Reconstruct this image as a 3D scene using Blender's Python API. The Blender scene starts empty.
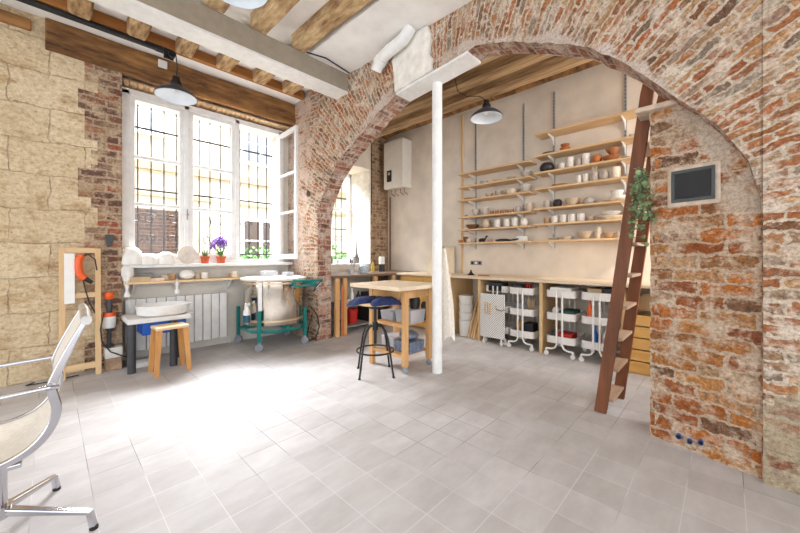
import bpy, math, random
from mathutils import Vector, Matrix, noise
random.seed(7)
COL = bpy.context.scene.collection
PI = math.pi

# ---------------------------------------------------------------- helpers
def lin(c):
    c = c/255.0
    return c/12.92 if c <= .04045 else ((c+.055)/1.055)**2.4
def rgb(c): return (lin(c[0]), lin(c[1]), lin(c[2]), 1)

class MB:
    def __init__(s): s.v=[]; s.f=[]; s.mi=[]; s.uv=None
    def add(s, vs, fs, m=0):
        b=len(s.v); s.v+= [tuple(v) for v in vs]; s.f+=[[b+i for i in f] for f in fs]; s.mi+=[m]*len(fs); return s
    def box(s, x0,x1,y0,y1,z0,z1, m=0):
        vs=[(x0,y0,z0),(x1,y0,z0),(x1,y1,z0),(x0,y1,z0),(x0,y0,z1),(x1,y0,z1),(x1,y1,z1),(x0,y1,z1)]
        return s.add(vs,[(3,2,1,0),(4,5,6,7),(0,1,5,4),(1,2,6,5),(2,3,7,6),(3,0,4,7)],m)
    def bar(s, p0,p1,w,t,up=(0,0,1),m=0, w1=None,t1=None):
        p0=Vector(p0);p1=Vector(p1);d=(p1-p0).normalized();u=Vector(up)
        a=d.cross(u)
        if a.length<1e-4: a=d.cross(Vector((0,1,0)))
        a.normalize(); b=a.cross(d).normalized()
        w1=w if w1 is None else w1; t1=t if t1 is None else t1
        vs=[]
        for p,ww,tt in((p0,w,t),(p1,w1,t1)):
            for i,j in((-1,-1),(1,-1),(1,1),(-1,1)): vs.append(p+a*i*ww/2+b*j*tt/2)
        return s.add(vs,[(0,1,2,3),(7,6,5,4),(4,5,1,0),(5,6,2,1),(6,7,3,2),(7,4,0,3)],m)
    def cyl(s,p0,p1,r0,r1=None,n=16,m=0,caps=True):
        r1=r0 if r1 is None else r1
        p0=Vector(p0);p1=Vector(p1);d=(p1-p0).normalized()
        a=d.orthogonal().normalized();b=d.cross(a)
        vs=[];
        for p,r in((p0,r0),(p1,r1)):
            for i in range(n):
                t=2*PI*i/n; vs.append(p+a*math.cos(t)*r+b*math.sin(t)*r)
        fs=[(i,(i+1)%n,n+(i+1)%n,n+i) for i in range(n)]
        if caps: fs+=[tuple(range(n-1,-1,-1)),tuple(range(n,2*n))]
        return s.add(vs,fs,m)
    def lathe(s,prof,c=(0,0,0),n=20,m=0,sx=1,sy=1,wob=0):
        vs=[];fs=[];k=len(prof)
        for i in range(n):
            t=2*PI*i/n
            for (r,z) in prof:
                rr=r*(1+wob*math.sin(3*t+z*40))
                vs.append((c[0]+rr*math.cos(t)*sx,c[1]+rr*math.sin(t)*sy,c[2]+z))
        for i in range(n):
            j=(i+1)%n
            for q in range(k-1): fs.append((i*k+q,j*k+q,j*k+q+1,i*k+q+1))
        return s.add(vs,fs,m)
    def tube(s,pts,r,n=8,m=0,closed=False,r1=None):
        pts=[Vector(p) for p in pts];N=len(pts);vs=[];fs=[]
        a=None
        for i,p in enumerate(pts):
            if closed: d=pts[(i+1)%N]-pts[i-1]
            else: d=(pts[min(i+1,N-1)]-pts[max(i-1,0)])
            d.normalize()
            if a is None: a=d.orthogonal().normalized()
            else:
                a=a-d*a.dot(d)
                a=a.normalized() if a.length>1e-5 else d.orthogonal().normalized()
            b=d.cross(a); rr=r if r1 is None else r+(r1-r)*i/(N-1)
            for k in range(n):
                t=2*PI*k/n; vs.append(p+a*math.cos(t)*rr+b*math.sin(t)*rr)
        M=N if closed else N-1
        for i in range(M):
            j=(i+1)%N
            for k in range(n): fs.append((i*n+k,i*n+(k+1)%n,j*n+(k+1)%n,j*n+k))
        if not closed: fs+=[tuple(range(n-1,-1,-1)),tuple((N-1)*n+k for k in range(n))]
        return s.add(vs,fs,m)
    def prism(s,pts,h0,h1,axis='z',m=0):
        n=len(pts)
        def P(p,h):
            if axis=='z': return (p[0],p[1],h)
            if axis=='y': return (p[0],h,p[1])
            return (h,p[0],p[1])
        vs=[P(p,h0) for p in pts]+[P(p,h1) for p in pts]
        fs=[tuple(range(n-1,-1,-1)),tuple(range(n,2*n))]+[(i,(i+1)%n,n+(i+1)%n,n+i) for i in range(n)]
        return s.add(vs,fs,m)
    def ball(s,c,rx,ry=None,rz=None,n=14,m=0):
        ry=rx if ry is None else ry; rz=rx if rz is None else rz
        k=n//2+1; prof=[(math.sin(PI*i/(k-1)),-math.cos(PI*i/(k-1))) for i in range(k)]
        b=len(s.v); s.lathe([(max(r,1e-4),z) for r,z in prof],(0,0,0),n,m)
        for i in range(b,len(s.v)):
            v=s.v[i]; s.v[i]=(c[0]+v[0]*rx,c[1]+v[1]*ry,c[2]+v[2]*rz)
        return s
    def xf(s,M,b=0):
        for i in range(b,len(s.v)): s.v[i]=tuple(M@Vector(s.v[i]))
        return s
    def build(s,name,mat,parent=None,smooth=False,bevel=0,world=False):
        me=bpy.data.meshes.new(name)
        vs=s.v; o=bpy.data.objects.new(name,me)
        if parent is not None:
            o.parent=parent
            if world:
                L=Vector((0,0,0)); p=parent
                while p is not None: L+=p.location; p=p.parent
                vs=[tuple(Vector(v)-L) for v in vs]
        else:
            xs=[v[0] for v in vs];ys=[v[1] for v in vs];zs=[v[2] for v in vs]
            c=Vector(((min(xs)+max(xs))/2,(min(ys)+max(ys))/2,min(zs)))
            vs=[tuple(Vector(v)-c) for v in vs]; o.location=c
        me.from_pydata(vs,[],s.f)
        for mm in (mat if isinstance(mat,(list,tuple)) else [mat]): me.materials.append(mm)
        me.polygons.foreach_set('material_index',s.mi)
        if s.uv:
            l=me.uv_layers.new(name='UVMap')
            flat=[]
            for fuv in s.uv:
                for u in fuv: flat+=[u[0],u[1]]
            l.data.foreach_set('uv',flat)
        me.update(); me.validate()
        if smooth:
            me.polygons.foreach_set('use_smooth',[True]*len(me.polygons))
            try: me.set_sharp_from_angle(angle=math.radians(40))
            except Exception: pass
        if bevel:
            b=o.modifiers.new('bevel','BEVEL'); b.width=bevel; b.segments=2; b.limit_method='ANGLE'
        COL.objects.link(o); return o

def tag(o,label=None,cat=None,group=None,kind=None):
    if label: o['label']=label
    if cat: o['category']=cat
    if group: o['group']=group
    if kind: o['kind']=kind
    return o
def thing(name,label,cat,loc=(0,0,0),rz=0,group=None):
    o=bpy.data.objects.new(name,None); COL.objects.link(o); o.empty_display_size=.1
    o.location=loc; o.rotation_euler=(0,0,rz); return tag(o,label,cat,group)
def dup(root,label,loc=None,rz=None):
    r=root.copy(); COL.objects.link(r); r['label']=label
    if loc is not None: r.location=loc
    if rz is not None: r.rotation_euler=(0,0,rz)
    for ch in list(root.children):
        c=ch.copy(); COL.objects.link(c); c.parent=r
        for g in list(ch.children):
            d=g.copy(); COL.objects.link(d); d.parent=c
    return r

# ---------------------------------------------------------------- materials
def newmat(name):
    m=bpy.data.materials.new(name); m.use_nodes=True; nt=m.node_tree
    return m,nt,nt.nodes['Principled BSDF']
def N(nt,t,**k):
    n=nt.nodes.new(t)
    for a,b in k.items():
        if a in n.inputs: n.inputs[a].default_value=b
        else: setattr(n,a,b)
    return n
def ramp(nt,fac,stops):
    r=nt.nodes.new('ShaderNodeValToRGB'); e=r.color_ramp.elements
    while len(e)<len(stops): e.new(.5)
    for i,(p,c) in enumerate(stops):
        e[i].position=p; e[i].color=rgb(c) if len(c)==3 else c
    nt.links.new(fac,r.inputs['Fac']); return r
def mix(nt,fac,a,b,mode='MIX'):
    n=nt.nodes.new('ShaderNodeMix'); n.data_type='RGBA'; n.blend_type=mode
    for s,v in((0,fac),(6,a),(7,b)):
        if isinstance(v,(int,float)): n.inputs[s].default_value=v
        elif isinstance(v,tuple): n.inputs[s].default_value=v
        else: nt.links.new(v,n.inputs[s])
    return n.outputs[2]
def coords(nt,kind='Object'):
    return nt.nodes.new('ShaderNodeTexCoord').outputs[kind]
def mapping(nt,vec,scale=(1,1,1),rot=(0,0,0),loc=(0,0,0)):
    m=nt.nodes.new('ShaderNodeMapping'); nt.links.new(vec,m.inputs[0])
    m.inputs['Scale'].default_value=scale; m.inputs['Rotation'].default_value=rot; m.inputs['Location'].default_value=loc
    return m.outputs[0]
def noisen(nt,vec,scale,detail=4,rough=.55):
    n=nt.nodes.new('ShaderNodeTexNoise'); nt.links.new(vec,n.inputs['Vector'])
    n.inputs['Scale'].default_value=scale;n.inputs['Detail'].default_value=detail;n.inputs['Roughness'].default_value=rough
    return n
def bump(nt,bs,h,strength=.3,dist=.01):
    b=nt.nodes.new('ShaderNodeBump'); b.inputs['Strength'].default_value=strength; b.inputs['Distance'].default_value=dist
    nt.links.new(h,b.inputs['Height']); nt.links.new(b.outputs[0],bs.inputs['Normal']); return b
MC={}
def plain(name,c,rough=.6,metal=0,var=.08,scale=12,bmp=0):
    if name in MC: return MC[name]
    m,nt,bs=newmat(name)
    n=noisen(nt,coords(nt),scale)
    lo=tuple(max(0,x*(1-var)) for x in c); hi=tuple(min(255,x*(1+var)) for x in c)
    r=ramp(nt,n.outputs['Fac'],[(.3,lo),(.7,hi)])
    nt.links.new(r.outputs[0],bs.inputs['Base Color'])
    bs.inputs['Roughness'].default_value=rough; bs.inputs['Metallic'].default_value=metal
    if bmp: bump(nt,bs,n.outputs['Fac'],bmp,.01)
    MC[name]=m; return m
def wood(name,c1,c2,axis='x',scale=6,rough=.6,bmp=.15,contrast=(.3,.7),stretch=.12):
    m,nt,bs=newmat(name)
    sc={'x':(stretch,1,1),'y':(1,stretch,1),'z':(1,1,stretch)}[axis]
    v=mapping(nt,coords(nt),sc)
    n=noisen(nt,v,scale*5,6,.65); n2=noisen(nt,v,scale,3)
    f=mix(nt,.5,n.outputs['Fac'],n2.outputs['Fac'])
    r=ramp(nt,f,[(contrast[0],c1),(contrast[1],c2)])
    nt.links.new(r.outputs[0],bs.inputs['Base Color']); bs.inputs['Roughness'].default_value=rough
    if bmp: bump(nt,bs,n.outputs['Fac'],bmp,.01)
    return m
def brickmat(name,bw,bh,mort,cols,mortc,warp=.012,plaster=.5,plc=(222,205,190),white=None,mortsize=.012,bumps=.6,seed=0,fine=1,dirt=(.55,.35)):
    """bricks in UV metres; plaster = how much old render smears over them"""
    m,nt,bs=newmat(name)
    uv=coords(nt,'UV')
    n1=noisen(nt,mapping(nt,uv,loc=(seed,seed,0)),9,3)
    sub=nt.nodes.new('ShaderNodeVectorMath'); sub.operation='SUBTRACT'; nt.links.new(n1.outputs['Color'],sub.inputs[0]); sub.inputs[1].default_value=(.5,.5,.5)
    sc=nt.nodes.new('ShaderNodeVectorMath'); sc.operation='SCALE'; nt.links.new(sub.outputs[0],sc.inputs[0]); sc.inputs['Scale'].default_value=warp*4
    ad=nt.nodes.new('ShaderNodeVectorMath'); nt.links.new(uv,ad.inputs[0]); nt.links.new(sc.outputs[0],ad.inputs[1])
    # fine edge wobble
    n1b=noisen(nt,uv,45,3); sub2=nt.nodes.new('ShaderNodeVectorMath'); sub2.operation='SUBTRACT'; nt.links.new(n1b.outputs['Color'],sub2.inputs[0]); sub2.inputs[1].default_value=(.5,.5,.5)
    sc2=nt.nodes.new('ShaderNodeVectorMath'); sc2.operation='SCALE'; nt.links.new(sub2.outputs[0],sc2.inputs[0]); sc2.inputs['Scale'].default_value=warp*1.6
    ad2=nt.nodes.new('ShaderNodeVectorMath'); nt.links.new(ad.outputs[0],ad2.inputs[0]); nt.links.new(sc2.outputs[0],ad2.inputs[1])
    br=nt.nodes.new('ShaderNodeTexBrick'); nt.links.new(ad2.outputs[0],br.inputs['Vector'])
    br.inputs['Color1'].default_value=(0,0,0,1); br.inputs['Color2'].default_value=(1,1,1,1); br.inputs['Mortar'].default_value=(.5,.5,.5,1)
    br.inputs['Scale'].default_value=1; br.inputs['Mortar Size'].default_value=mortsize; br.inputs['Mortar Smooth'].default_value=.3
    br.inputs['Brick Width'].default_value=bw; br.inputs['Row Height'].default_value=bh; br.offset=.5
    k=len(cols); r=ramp(nt,br.outputs['Color'],[((i+.5)/k,c) for i,c in enumerate(cols)])
    n3=noisen(nt,uv,40,5,.7)
    rr=ramp(nt,n3.outputs['Fac'],[(.3,(int(255*dirt[1]),)*3),(.62,(255,255,255))])
    col=mix(nt,dirt[0],r.outputs[0],rr.outputs[0],'MULTIPLY')
    n2=noisen(nt,mapping(nt,uv,loc=(seed+3,0,0)),7,6,.72)
    mc=ramp(nt,n3.outputs['Fac'],[(.3,tuple(int(x*.72) for x in mortc)),(.65,mortc)])
    col=mix(nt,br.outputs['Fac'],col,mc.outputs[0])
    pm=ramp(nt,n2.outputs['Fac'],[(1-plaster-.06,(0,0,0)),(1-plaster+.07,(255,255,255))])
    pc=ramp(nt,n3.outputs['Fac'],[(.28,tuple(int(x*.78) for x in plc)),(.6,plc)])
    n4=noisen(nt,mapping(nt,uv,loc=(seed,7,0)),26,5,.75)
    pm2=ramp(nt,n4.outputs['Fac'],[(.56,(0,0,0)),(.66,(255,255,255))])
    fac=mix(nt,.8,pm.outputs[0],pm2.outputs[0],'LIGHTEN')
    col2=mix(nt,fac,col,pc.outputs[0])
    if white:   # limewash / render left on the wall in a region given by object coords
        for (axis,a,b,wc,top) in white:
            sep=nt.nodes.new('ShaderNodeSeparateXYZ'); geo=nt.nodes.new('ShaderNodeNewGeometry'); nt.links.new(geo.outputs['Position'],sep.inputs[0])
            if axis=='R':
                # distance from the arch centre
                y=nt.nodes.new('ShaderNodeMath'); y.operation='SUBTRACT'; nt.links.new(sep.outputs[1],y.inputs[0]); y.inputs[1].default_value=1.98
                z=nt.nodes.new('ShaderNodeMath'); z.operation='SUBTRACT'; nt.links.new(sep.outputs[2],z.inputs[0]); z.inputs[1].default_value=1.0
                cb=nt.nodes.new('ShaderNodeCombineXYZ'); nt.links.new(y.outputs[0],cb.inputs[0]); nt.links.new(z.outputs[0],cb.inputs[1])
                ln=nt.nodes.new('ShaderNodeVectorMath'); ln.operation='LENGTH'; nt.links.new(cb.outputs[0],ln.inputs[0]); src=ln.outputs['Value']
            else: src=sep.outputs['XYZ'.index(axis)]
            mr=nt.nodes.new('ShaderNodeMapRange'); nt.links.new(src,mr.inputs[0]); mr.inputs[1].default_value=a; mr.inputs[2].default_value=b
            mr.inputs[3].default_value=0; mr.inputs[4].default_value=top
            nn=noisen(nt,uv,5,5,.7)
            su=nt.nodes.new('ShaderNodeMath'); su.operation='ADD'; nt.links.new(mr.outputs[0],su.inputs[0]); nt.links.new(nn.outputs['Fac'],su.inputs[1])
            if axis=='R':
                g=nt.nodes.new('ShaderNodeMapRange'); nt.links.new(sep.outputs[2],g.inputs[0]); g.inputs[1].default_value=1.25; g.inputs[2].default_value=1.5; g.inputs[3].default_value=-.6; g.inputs[4].default_value=0
                s3=nt.nodes.new('ShaderNodeMath'); nt.links.new(su.outputs[0],s3.inputs[0]); nt.links.new(g.outputs[0],s3.inputs[1]); su=s3
            wm=ramp(nt,su.outputs[0],[(.82,(0,0,0)),(.95,(255,255,255))])
            wcr=ramp(nt,n3.outputs['Fac'],[(.3,tuple(int(x*.8) for x in wc)),(.6,wc)])
            col2=mix(nt,wm.outputs[0],col2,wcr.outputs[0])
    gn=noisen(nt,mapping(nt,uv,loc=(seed*2,1,0)),75,6,.8)
    gr=ramp(nt,gn.outputs['Fac'],[(.34,(176,160,146)),(.47,(242,238,234)),(.58,(255,255,255))])
    bn=noisen(nt,mapping(nt,uv,loc=(seed,9,0)),3.0,4,.6)
    b2=ramp(nt,bn.outputs['Fac'],[(.35,(226,214,202)),(.6,(255,255,255))])
    col2=mix(nt,.85,col2,gr.outputs[0],'MULTIPLY'); col2=mix(nt,.7,col2,b2.outputs[0],'MULTIPLY')
    nt.links.new(col2,bs.inputs['Base Color']); bs.inputs['Roughness'].default_value=.92
    # relief: bricks stand proud, faces pitted
    inv=nt.nodes.new('ShaderNodeMath'); inv.operation='SUBTRACT'; inv.inputs[0].default_value=1; nt.links.new(br.outputs['Fac'],inv.inputs[1])
    a1=nt.nodes.new('ShaderNodeMath'); a1.operation='MULTIPLY_ADD'; nt.links.new(n3.outputs['Fac'],a1.inputs[0]); a1.inputs[1].default_value=.9; nt.links.new(inv.outputs[0],a1.inputs[2])
    a2=nt.nodes.new('ShaderNodeMath'); a2.operation='MULTIPLY_ADD'; nt.links.new(n2.outputs['Fac'],a2.inputs[0]); a2.inputs[1].default_value=1.2; nt.links.new(a1.outputs[0],a2.inputs[2])
    bump(nt,bs,a2.outputs[0],bumps,.018)
    return m

BR=[(146,100,66),(196,128,74),(176,108,66),(204,142,88),(150,132,116),(214,168,118),(190,112,62),(180,168,150),(128,94,70),(224,188,148),(200,112,58),(160,118,86)]
M_arch=brickmat('arch_brick_mat',.22,.060,0,BR,(230,212,190),plaster=.45,plc=(234,218,198),warp=.020,mortsize=.010,dirt=(.75,.3),white=[('Y',3.6,4.5,(228,206,190),.42),('R',2.24,2.11,(224,208,196),.44)],seed=2)
M_infill=brickmat('infill_brick_mat',.24,.080,0,[(172,98,46),(208,124,54),(214,140,66),(158,108,68),(216,154,90),(198,108,50),(128,88,62),(218,178,134),(204,146,96)],(220,196,170),plaster=.46,plc=(224,202,178),white=[('R',1.9,2.1,(212,194,174),.5)],seed=5,warp=.021,mortsize=.010,dirt=(.8,.28))
M_pier=brickmat('pier_brick_mat',.27,.09,0,[(150,98,72),(186,120,84),(176,150,130),(196,168,140),(160,120,100)],(196,182,156),plaster=.55,plc=(200,186,158),seed=9)
M_soffit=brickmat('soffit_brick_mat',.22,.075,0,[(120,78,62),(160,98,74),(184,122,98),(118,88,76),(206,156,134)],(206,178,158),plaster=.47,seed=11)
M_quoin=brickmat('quoin_brick_mat',.21,.075,0,[(116,78,68),(146,96,78),(166,118,88),(110,82,74),(186,146,110),(176,96,66)],(204,178,150),plaster=.47,plc=(212,188,156),seed=4)
M_farbrick=brickmat('far_brick_mat',.2,.075,0,[(136,98,74),(160,118,86),(180,142,110),(120,94,76)],(200,172,140),plaster=.50,plc=(204,178,146),seed=14)

def stonemat():
    m,nt,bs=newmat('limestone_block_mat')
    uv=coords(nt,'UV')
    n1=noisen(nt,uv,4.5,6,.65); sub=nt.nodes.new('ShaderNodeVectorMath'); sub.operation='SUBTRACT'; nt.links.new(n1.outputs['Color'],sub.inputs[0]); sub.inputs[1].default_value=(.5,.5,.5)
    sc=nt.nodes.new('ShaderNodeVectorMath'); sc.operation='SCALE'; nt.links.new(sub.outputs[0],sc.inputs[0]); sc.inputs['Scale'].default_value=.10
    ad=nt.nodes.new('ShaderNodeVectorMath'); nt.links.new(uv,ad.inputs[0]); nt.links.new(sc.outputs[0],ad.inputs[1])
    br=nt.nodes.new('ShaderNodeTexBrick'); nt.links.new(ad.outputs[0],br.inputs['Vector'])
    br.inputs['Color1'].default_value=(0,0,0,1); br.inputs['Color2'].default_value=(1,1,1,1); br.inputs['Mortar'].default_value=(.5,.5,.5,1)
    br.inputs['Scale'].default_value=1; br.inputs['Mortar Size'].default_value=.007; br.inputs['Mortar Smooth'].default_value=.6
    br.inputs['Brick Width'].default_value=.52; br.inputs['Row Height'].default_value=.33
    r=ramp(nt,br.outputs['Color'],[(0,(208,182,140)),(.35,(232,210,172)),(.7,(220,194,150)),(1,(202,174,132))])
    n2=noisen(nt,uv,5,8,.72); n3=noisen(nt,mapping(nt,uv,(1,1.25,1)),26,8,.75)
    r2=ramp(nt,n2.outputs['Fac'],[(.28,(148,118,88)),(.40,(208,182,146)),(.50,(236,218,188)),(.60,(220,198,164)),(.74,(176,150,120))])
    c=mix(nt,.6,r.outputs[0],r2.outputs[0])
    r3=ramp(nt,n3.outputs['Fac'],[(.30,(112,90,70)),(.44,(226,220,210)),(.6,(255,255,255))])
    c=mix(nt,.75,c,r3.outputs[0],'MULTIPLY')
    # darker weathered bands low down and along some beds
    w=noisen(nt,mapping(nt,uv,(.8,1.3,1),loc=(4,1,0)),2.6,8,.75)
    r4=ramp(nt,w.outputs['Fac'],[(.52,(255,255,255)),(.64,(204,180,152)),(.74,(160,138,118))])
    c=mix(nt,.8,c,r4.outputs[0],'MULTIPLY')
    jm=nt.nodes.new('ShaderNodeMath'); jm.operation='MULTIPLY'; nt.links.new(br.outputs['Fac'],jm.inputs[0])
    jr=ramp(nt,n2.outputs['Fac'],[(.42,(40,40,40)),(.6,(235,235,235))]); nt.links.new(jr.outputs[0],jm.inputs[1])
    c=mix(nt,jm.outputs[0],c,rgb((150,120,86)))
    nt.links.new(c,bs.inputs['Base Color']); bs.inputs['Roughness'].default_value=.93
    inv=nt.nodes.new('ShaderNodeMath'); inv.operation='MULTIPLY_ADD'; nt.links.new(br.outputs['Fac'],inv.inputs[0]); inv.inputs[1].default_value=-1; nt.links.new(n2.outputs['Fac'],inv.inputs[2])
    a=nt.nodes.new('ShaderNodeMath'); a.operation='MULTIPLY_ADD'; nt.links.new(n3.outputs['Fac'],a.inputs[0]); a.inputs[1].default_value=.5; nt.links.new(inv.outputs[0],a.inputs[2])
    bump(nt,bs,a.outputs[0],.7,.03)
    return m
M_stone=stonemat()

def floormat():
    m,nt,bs=newmat('cement_tile_mat')
    uv=coords(nt,'UV'); T=.213
    br=nt.nodes.new('ShaderNodeTexBrick'); nt.links.new(mapping(nt,uv,loc=(-.150,-.0+.066,0)),br.inputs['Vector'])
    br.offset=0
    br.inputs['Color1'].default_value=(0,0,0,1); br.inputs['Color2'].default_value=(1,1,1,1); br.inputs['Mortar'].default_value=(.5,.5,.5,1)
    br.inputs['Scale'].default_value=1; br.inputs['Mortar Size'].default_value=.0022; br.inputs['Mortar Smooth'].default_value=.4
    br.inputs['Brick Width'].default_value=T; br.inputs['Row Height'].default_value=T
    r=ramp(nt,br.outputs['Color'],[(0,(194,189,187)),(.5,(200,196,194)),(1,(206,202,200))])
    n=noisen(nt,mapping(nt,uv,(1,2,1)),3.2,6,.65); n2=noisen(nt,uv,14,5,.6)
    r2=ramp(nt,n.outputs['Fac'],[(.35,(226,223,221)),(.65,(255,255,255))])
    c=mix(nt,.7,r.outputs[0],r2.outputs[0],'MULTIPLY')
    gn=noisen(nt,uv,1.1,2)
    gr=ramp(nt,gn.outputs['Fac'],[(.45,(214,210,208)),(.55,(132,126,124))])
    c=mix(nt,br.outputs['Fac'],c,gr.outputs[0])
    nt.links.new(c,bs.inputs['Base Color'])
    rr=nt.nodes.new('ShaderNodeMapRange'); nt.links.new(n2.outputs['Fac'],rr.inputs[0]); rr.inputs[3].default_value=.50; rr.inputs[4].default_value=.68
    nt.links.new(rr.outputs[0],bs.inputs['Roughness'])
    a=nt.nodes.new('ShaderNodeMath'); a.operation='MULTIPLY_ADD'; nt.links.new(br.outputs['Fac'],a.inputs[0]); a.inputs[1].default_value=-1; nt.links.new(n.outputs['Fac'],a.inputs[2])
    bump(nt,bs,a.outputs[0],.25,.004)
    return m
M_floor=floormat()

W=plain
M_white=W('white_paint_mat',(232,230,226),.5,var=.03)
M_ceil=W('ceiling_plaster_mat',(246,243,238),.9,var=.03,scale=4,bmp=.1)
M_wallw=W('cream_plaster_mat',(226,214,198),.9,var=.05,scale=3,bmp=.12)
M_dado=W('grey_plaster_mat',(214,208,198),.9,var=.04,scale=3,bmp=.1)
M_rough=W('rough_white_plaster_mat',(232,226,216),.92,var=.07,scale=9,bmp=.5)
M_webshade=W('shaded_web_mat',(158,146,128),.6,var=.04)  # for the web: shade on the room-facing side put into its grey
M_beam=wood('old_oak_beam_mat',(78,48,24),(176,126,72),'x',3,.85,.9,(.40,.62),.2)
M_joist=wood('old_joist_mat',(136,96,58),(216,186,140),'y',4,.85,.9,(.40,.58),.3)
M_beamfar=wood('far_beam_mat',(120,88,58),(206,172,128),'y',4,.85,.7,(.38,.62))
M_plank=wood('soffit_plank_mat',(160,112,72),(232,200,156),'x',4,.85,.5)
M_pine=wood('pine_mat',(214,176,126),(238,208,164),'x',4,.55,.08)
M_pinez=wood('pine_upright_mat',(206,164,112),(236,204,158),'z',4,.55,.08)
M_piney=wood('pine_shelf_mat',(212,172,122),(238,206,160),'y',4,.55,.08)
M_ply=wood('plywood_mat',(206,168,116),(232,200,152),'z',2,.6,.05)
M_top=wood('worktop_mat',(214,192,160),(236,218,192),'y',3,.5,.05)
M_btop=wood('butcher_block_mat',(224,198,164),(240,222,196),'y',3,.45,.05)
M_birch=wood('birch_leg_mat',(190,138,84),(224,178,122),'z',4,.5,.06)
M_oak=wood('oak_stool_mat',(186,124,62),(220,164,96),'z',4,.5,.06)
M_ladder=wood('ladder_wood_mat',(74,38,18),(146,84,42),'z',4,.6,.3)
M_tread=wood('ladder_tread_mat',(150,116,90),(200,170,142),'x',4,.7,.2)
M_crate=wood('crate_mat',(206,150,70),(236,188,110),'y',4,.6,.1)
M_chrome=W('chrome_mat',(206,206,212),.12,1,.02)
M_steel=W('stainless_mat',(216,208,196),.09,1,.05,3)
M_black=W('black_metal_mat',(34,33,34),.4,.3,.1)
M_blackp=W('black_plastic_mat',(30,30,32),.5,0,.1)
M_dark=W('dark_grey_mat',(62,62,66),.5,0,.1)
M_teal=W('teal_paint_mat',(18,122,116),.4,0,.04)
M_blue=W('blue_plastic_mat',(22,92,190),.4,0,.05)
M_denim=W('denim_mat',(32,44,86),.9,0,.25,30,.3)
M_rubber=W('rubber_mat',(140,142,148),.6,0,.1)
M_cloth=W('linen_mat',(232,222,208),.95,0,.04,30,.2)
M_mesh=W('sling_fabric_mat',(214,204,190),.85,0,.04,60,.1)
M_orange=W('orange_plastic_mat',(232,92,22),.4,0,.05)
M_red=W('red_plastic_mat',(190,34,26),.45,0,.08)
M_terra=W('terracotta_mat',(196,92,54),.8,0,.08)
M_leaf=W('green_leaf_mat',(70,128,44),.5,0,.25,20)
M_euc=W('eucalyptus_leaf_mat',(124,142,100),.6,0,.3,25)
M_purple=W('purple_petal_mat',(126,70,176),.6,0,.25,60)
M_stem=W('stem_mat',(100,84,58),.8,0,.1)
M_glasscup=W('greyed_plastic_mat',(176,178,184),.3,0,.06)
M_screen=W('dark_grille_mat',(54,54,55),.7,0,.06)
M_frameg=W('gunmetal_mat',(74,78,76),.6,.2,.08)
M_card=W('cardboard_mat',(196,168,130),.85,0,.05)
M_paper=W('paper_mat',(238,236,230),.8,0,.02)
M_bluep=W('blue_pattern_mat',(176,186,210),.4,0,.35,60)
def glass():
    m,nt,bs=newmat('window_glass_mat')
    out=nt.nodes['Material Output']; t=nt.nodes.new('ShaderNodeBsdfTransparent'); g=nt.nodes.new('ShaderNodeBsdfGlossy'); g.inputs['Roughness'].default_value=.02
    mx=nt.nodes.new('ShaderNodeMixShader'); mx.inputs[0].default_value=.02
    nt.links.new(t.outputs[0],mx.inputs[1]); nt.links.new(g.outputs[0],mx.inputs[2]); nt.links.new(mx.outputs[0],out.inputs[0]); return m
M_glass=glass()
def clearplastic():
    m,nt,bs=newmat('clear_plastic_mat'); bs.inputs['Base Color'].default_value=rgb((215,218,224)); bs.inputs['Alpha'].default_value=.55; bs.inputs['Roughness'].default_value=.25; return m
M_clear=clearplastic()
def pegmat():
    m,nt,bs=newmat('pegboard_mat')
    v=coords(nt); sep=nt.nodes.new('ShaderNodeSeparateXYZ'); nt.links.new(v,sep.inputs[0])
    fs=[]
    for k in(1,2):
        mu=nt.nodes.new('ShaderNodeMath'); mu.operation='MULTIPLY'; nt.links.new(sep.outputs[k],mu.inputs[0]); mu.inputs[1].default_value=2*PI/.032
        si=nt.nodes.new('ShaderNodeMath'); si.operation='SINE'; nt.links.new(mu.outputs[0],si.inputs[0]); fs.append(si)
    a=nt.nodes.new('ShaderNodeMath'); a.operation='MULTIPLY'; nt.links.new(fs[0].outputs[0],a.inputs[0]); nt.links.new(fs[1].outputs[0],a.inputs[1])
    r=ramp(nt,a.outputs[0],[(.40,(238,236,232)),(.55,(92,88,84))])
    nt.links.new(r.outputs[0],bs.inputs['Base Color']); bs.inputs['Roughness'].default_value=.5; return m
M_peg=pegmat()

# ---------------------------------------------------------------- grid wall helper
def nz(p,s=1): return noise.noise(Vector(p)*s)

# ================================================================ THE SETTING
XA=2.60; XB=2.83; YW=4.95; YF=4.75; XR=4.82; ZC=3.47; ZT=3.60
# floor
fb=MB(); fb.box(-5,XR+.3,-5,5.9,-.08,0); 
fb.uv=[[(fb.v[i][0],fb.v[i][1]) for i in f] for f in fb.f]
tag(fb.build('floor',M_floor),'square grey cement floor tiles','floor',kind='structure')

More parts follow.
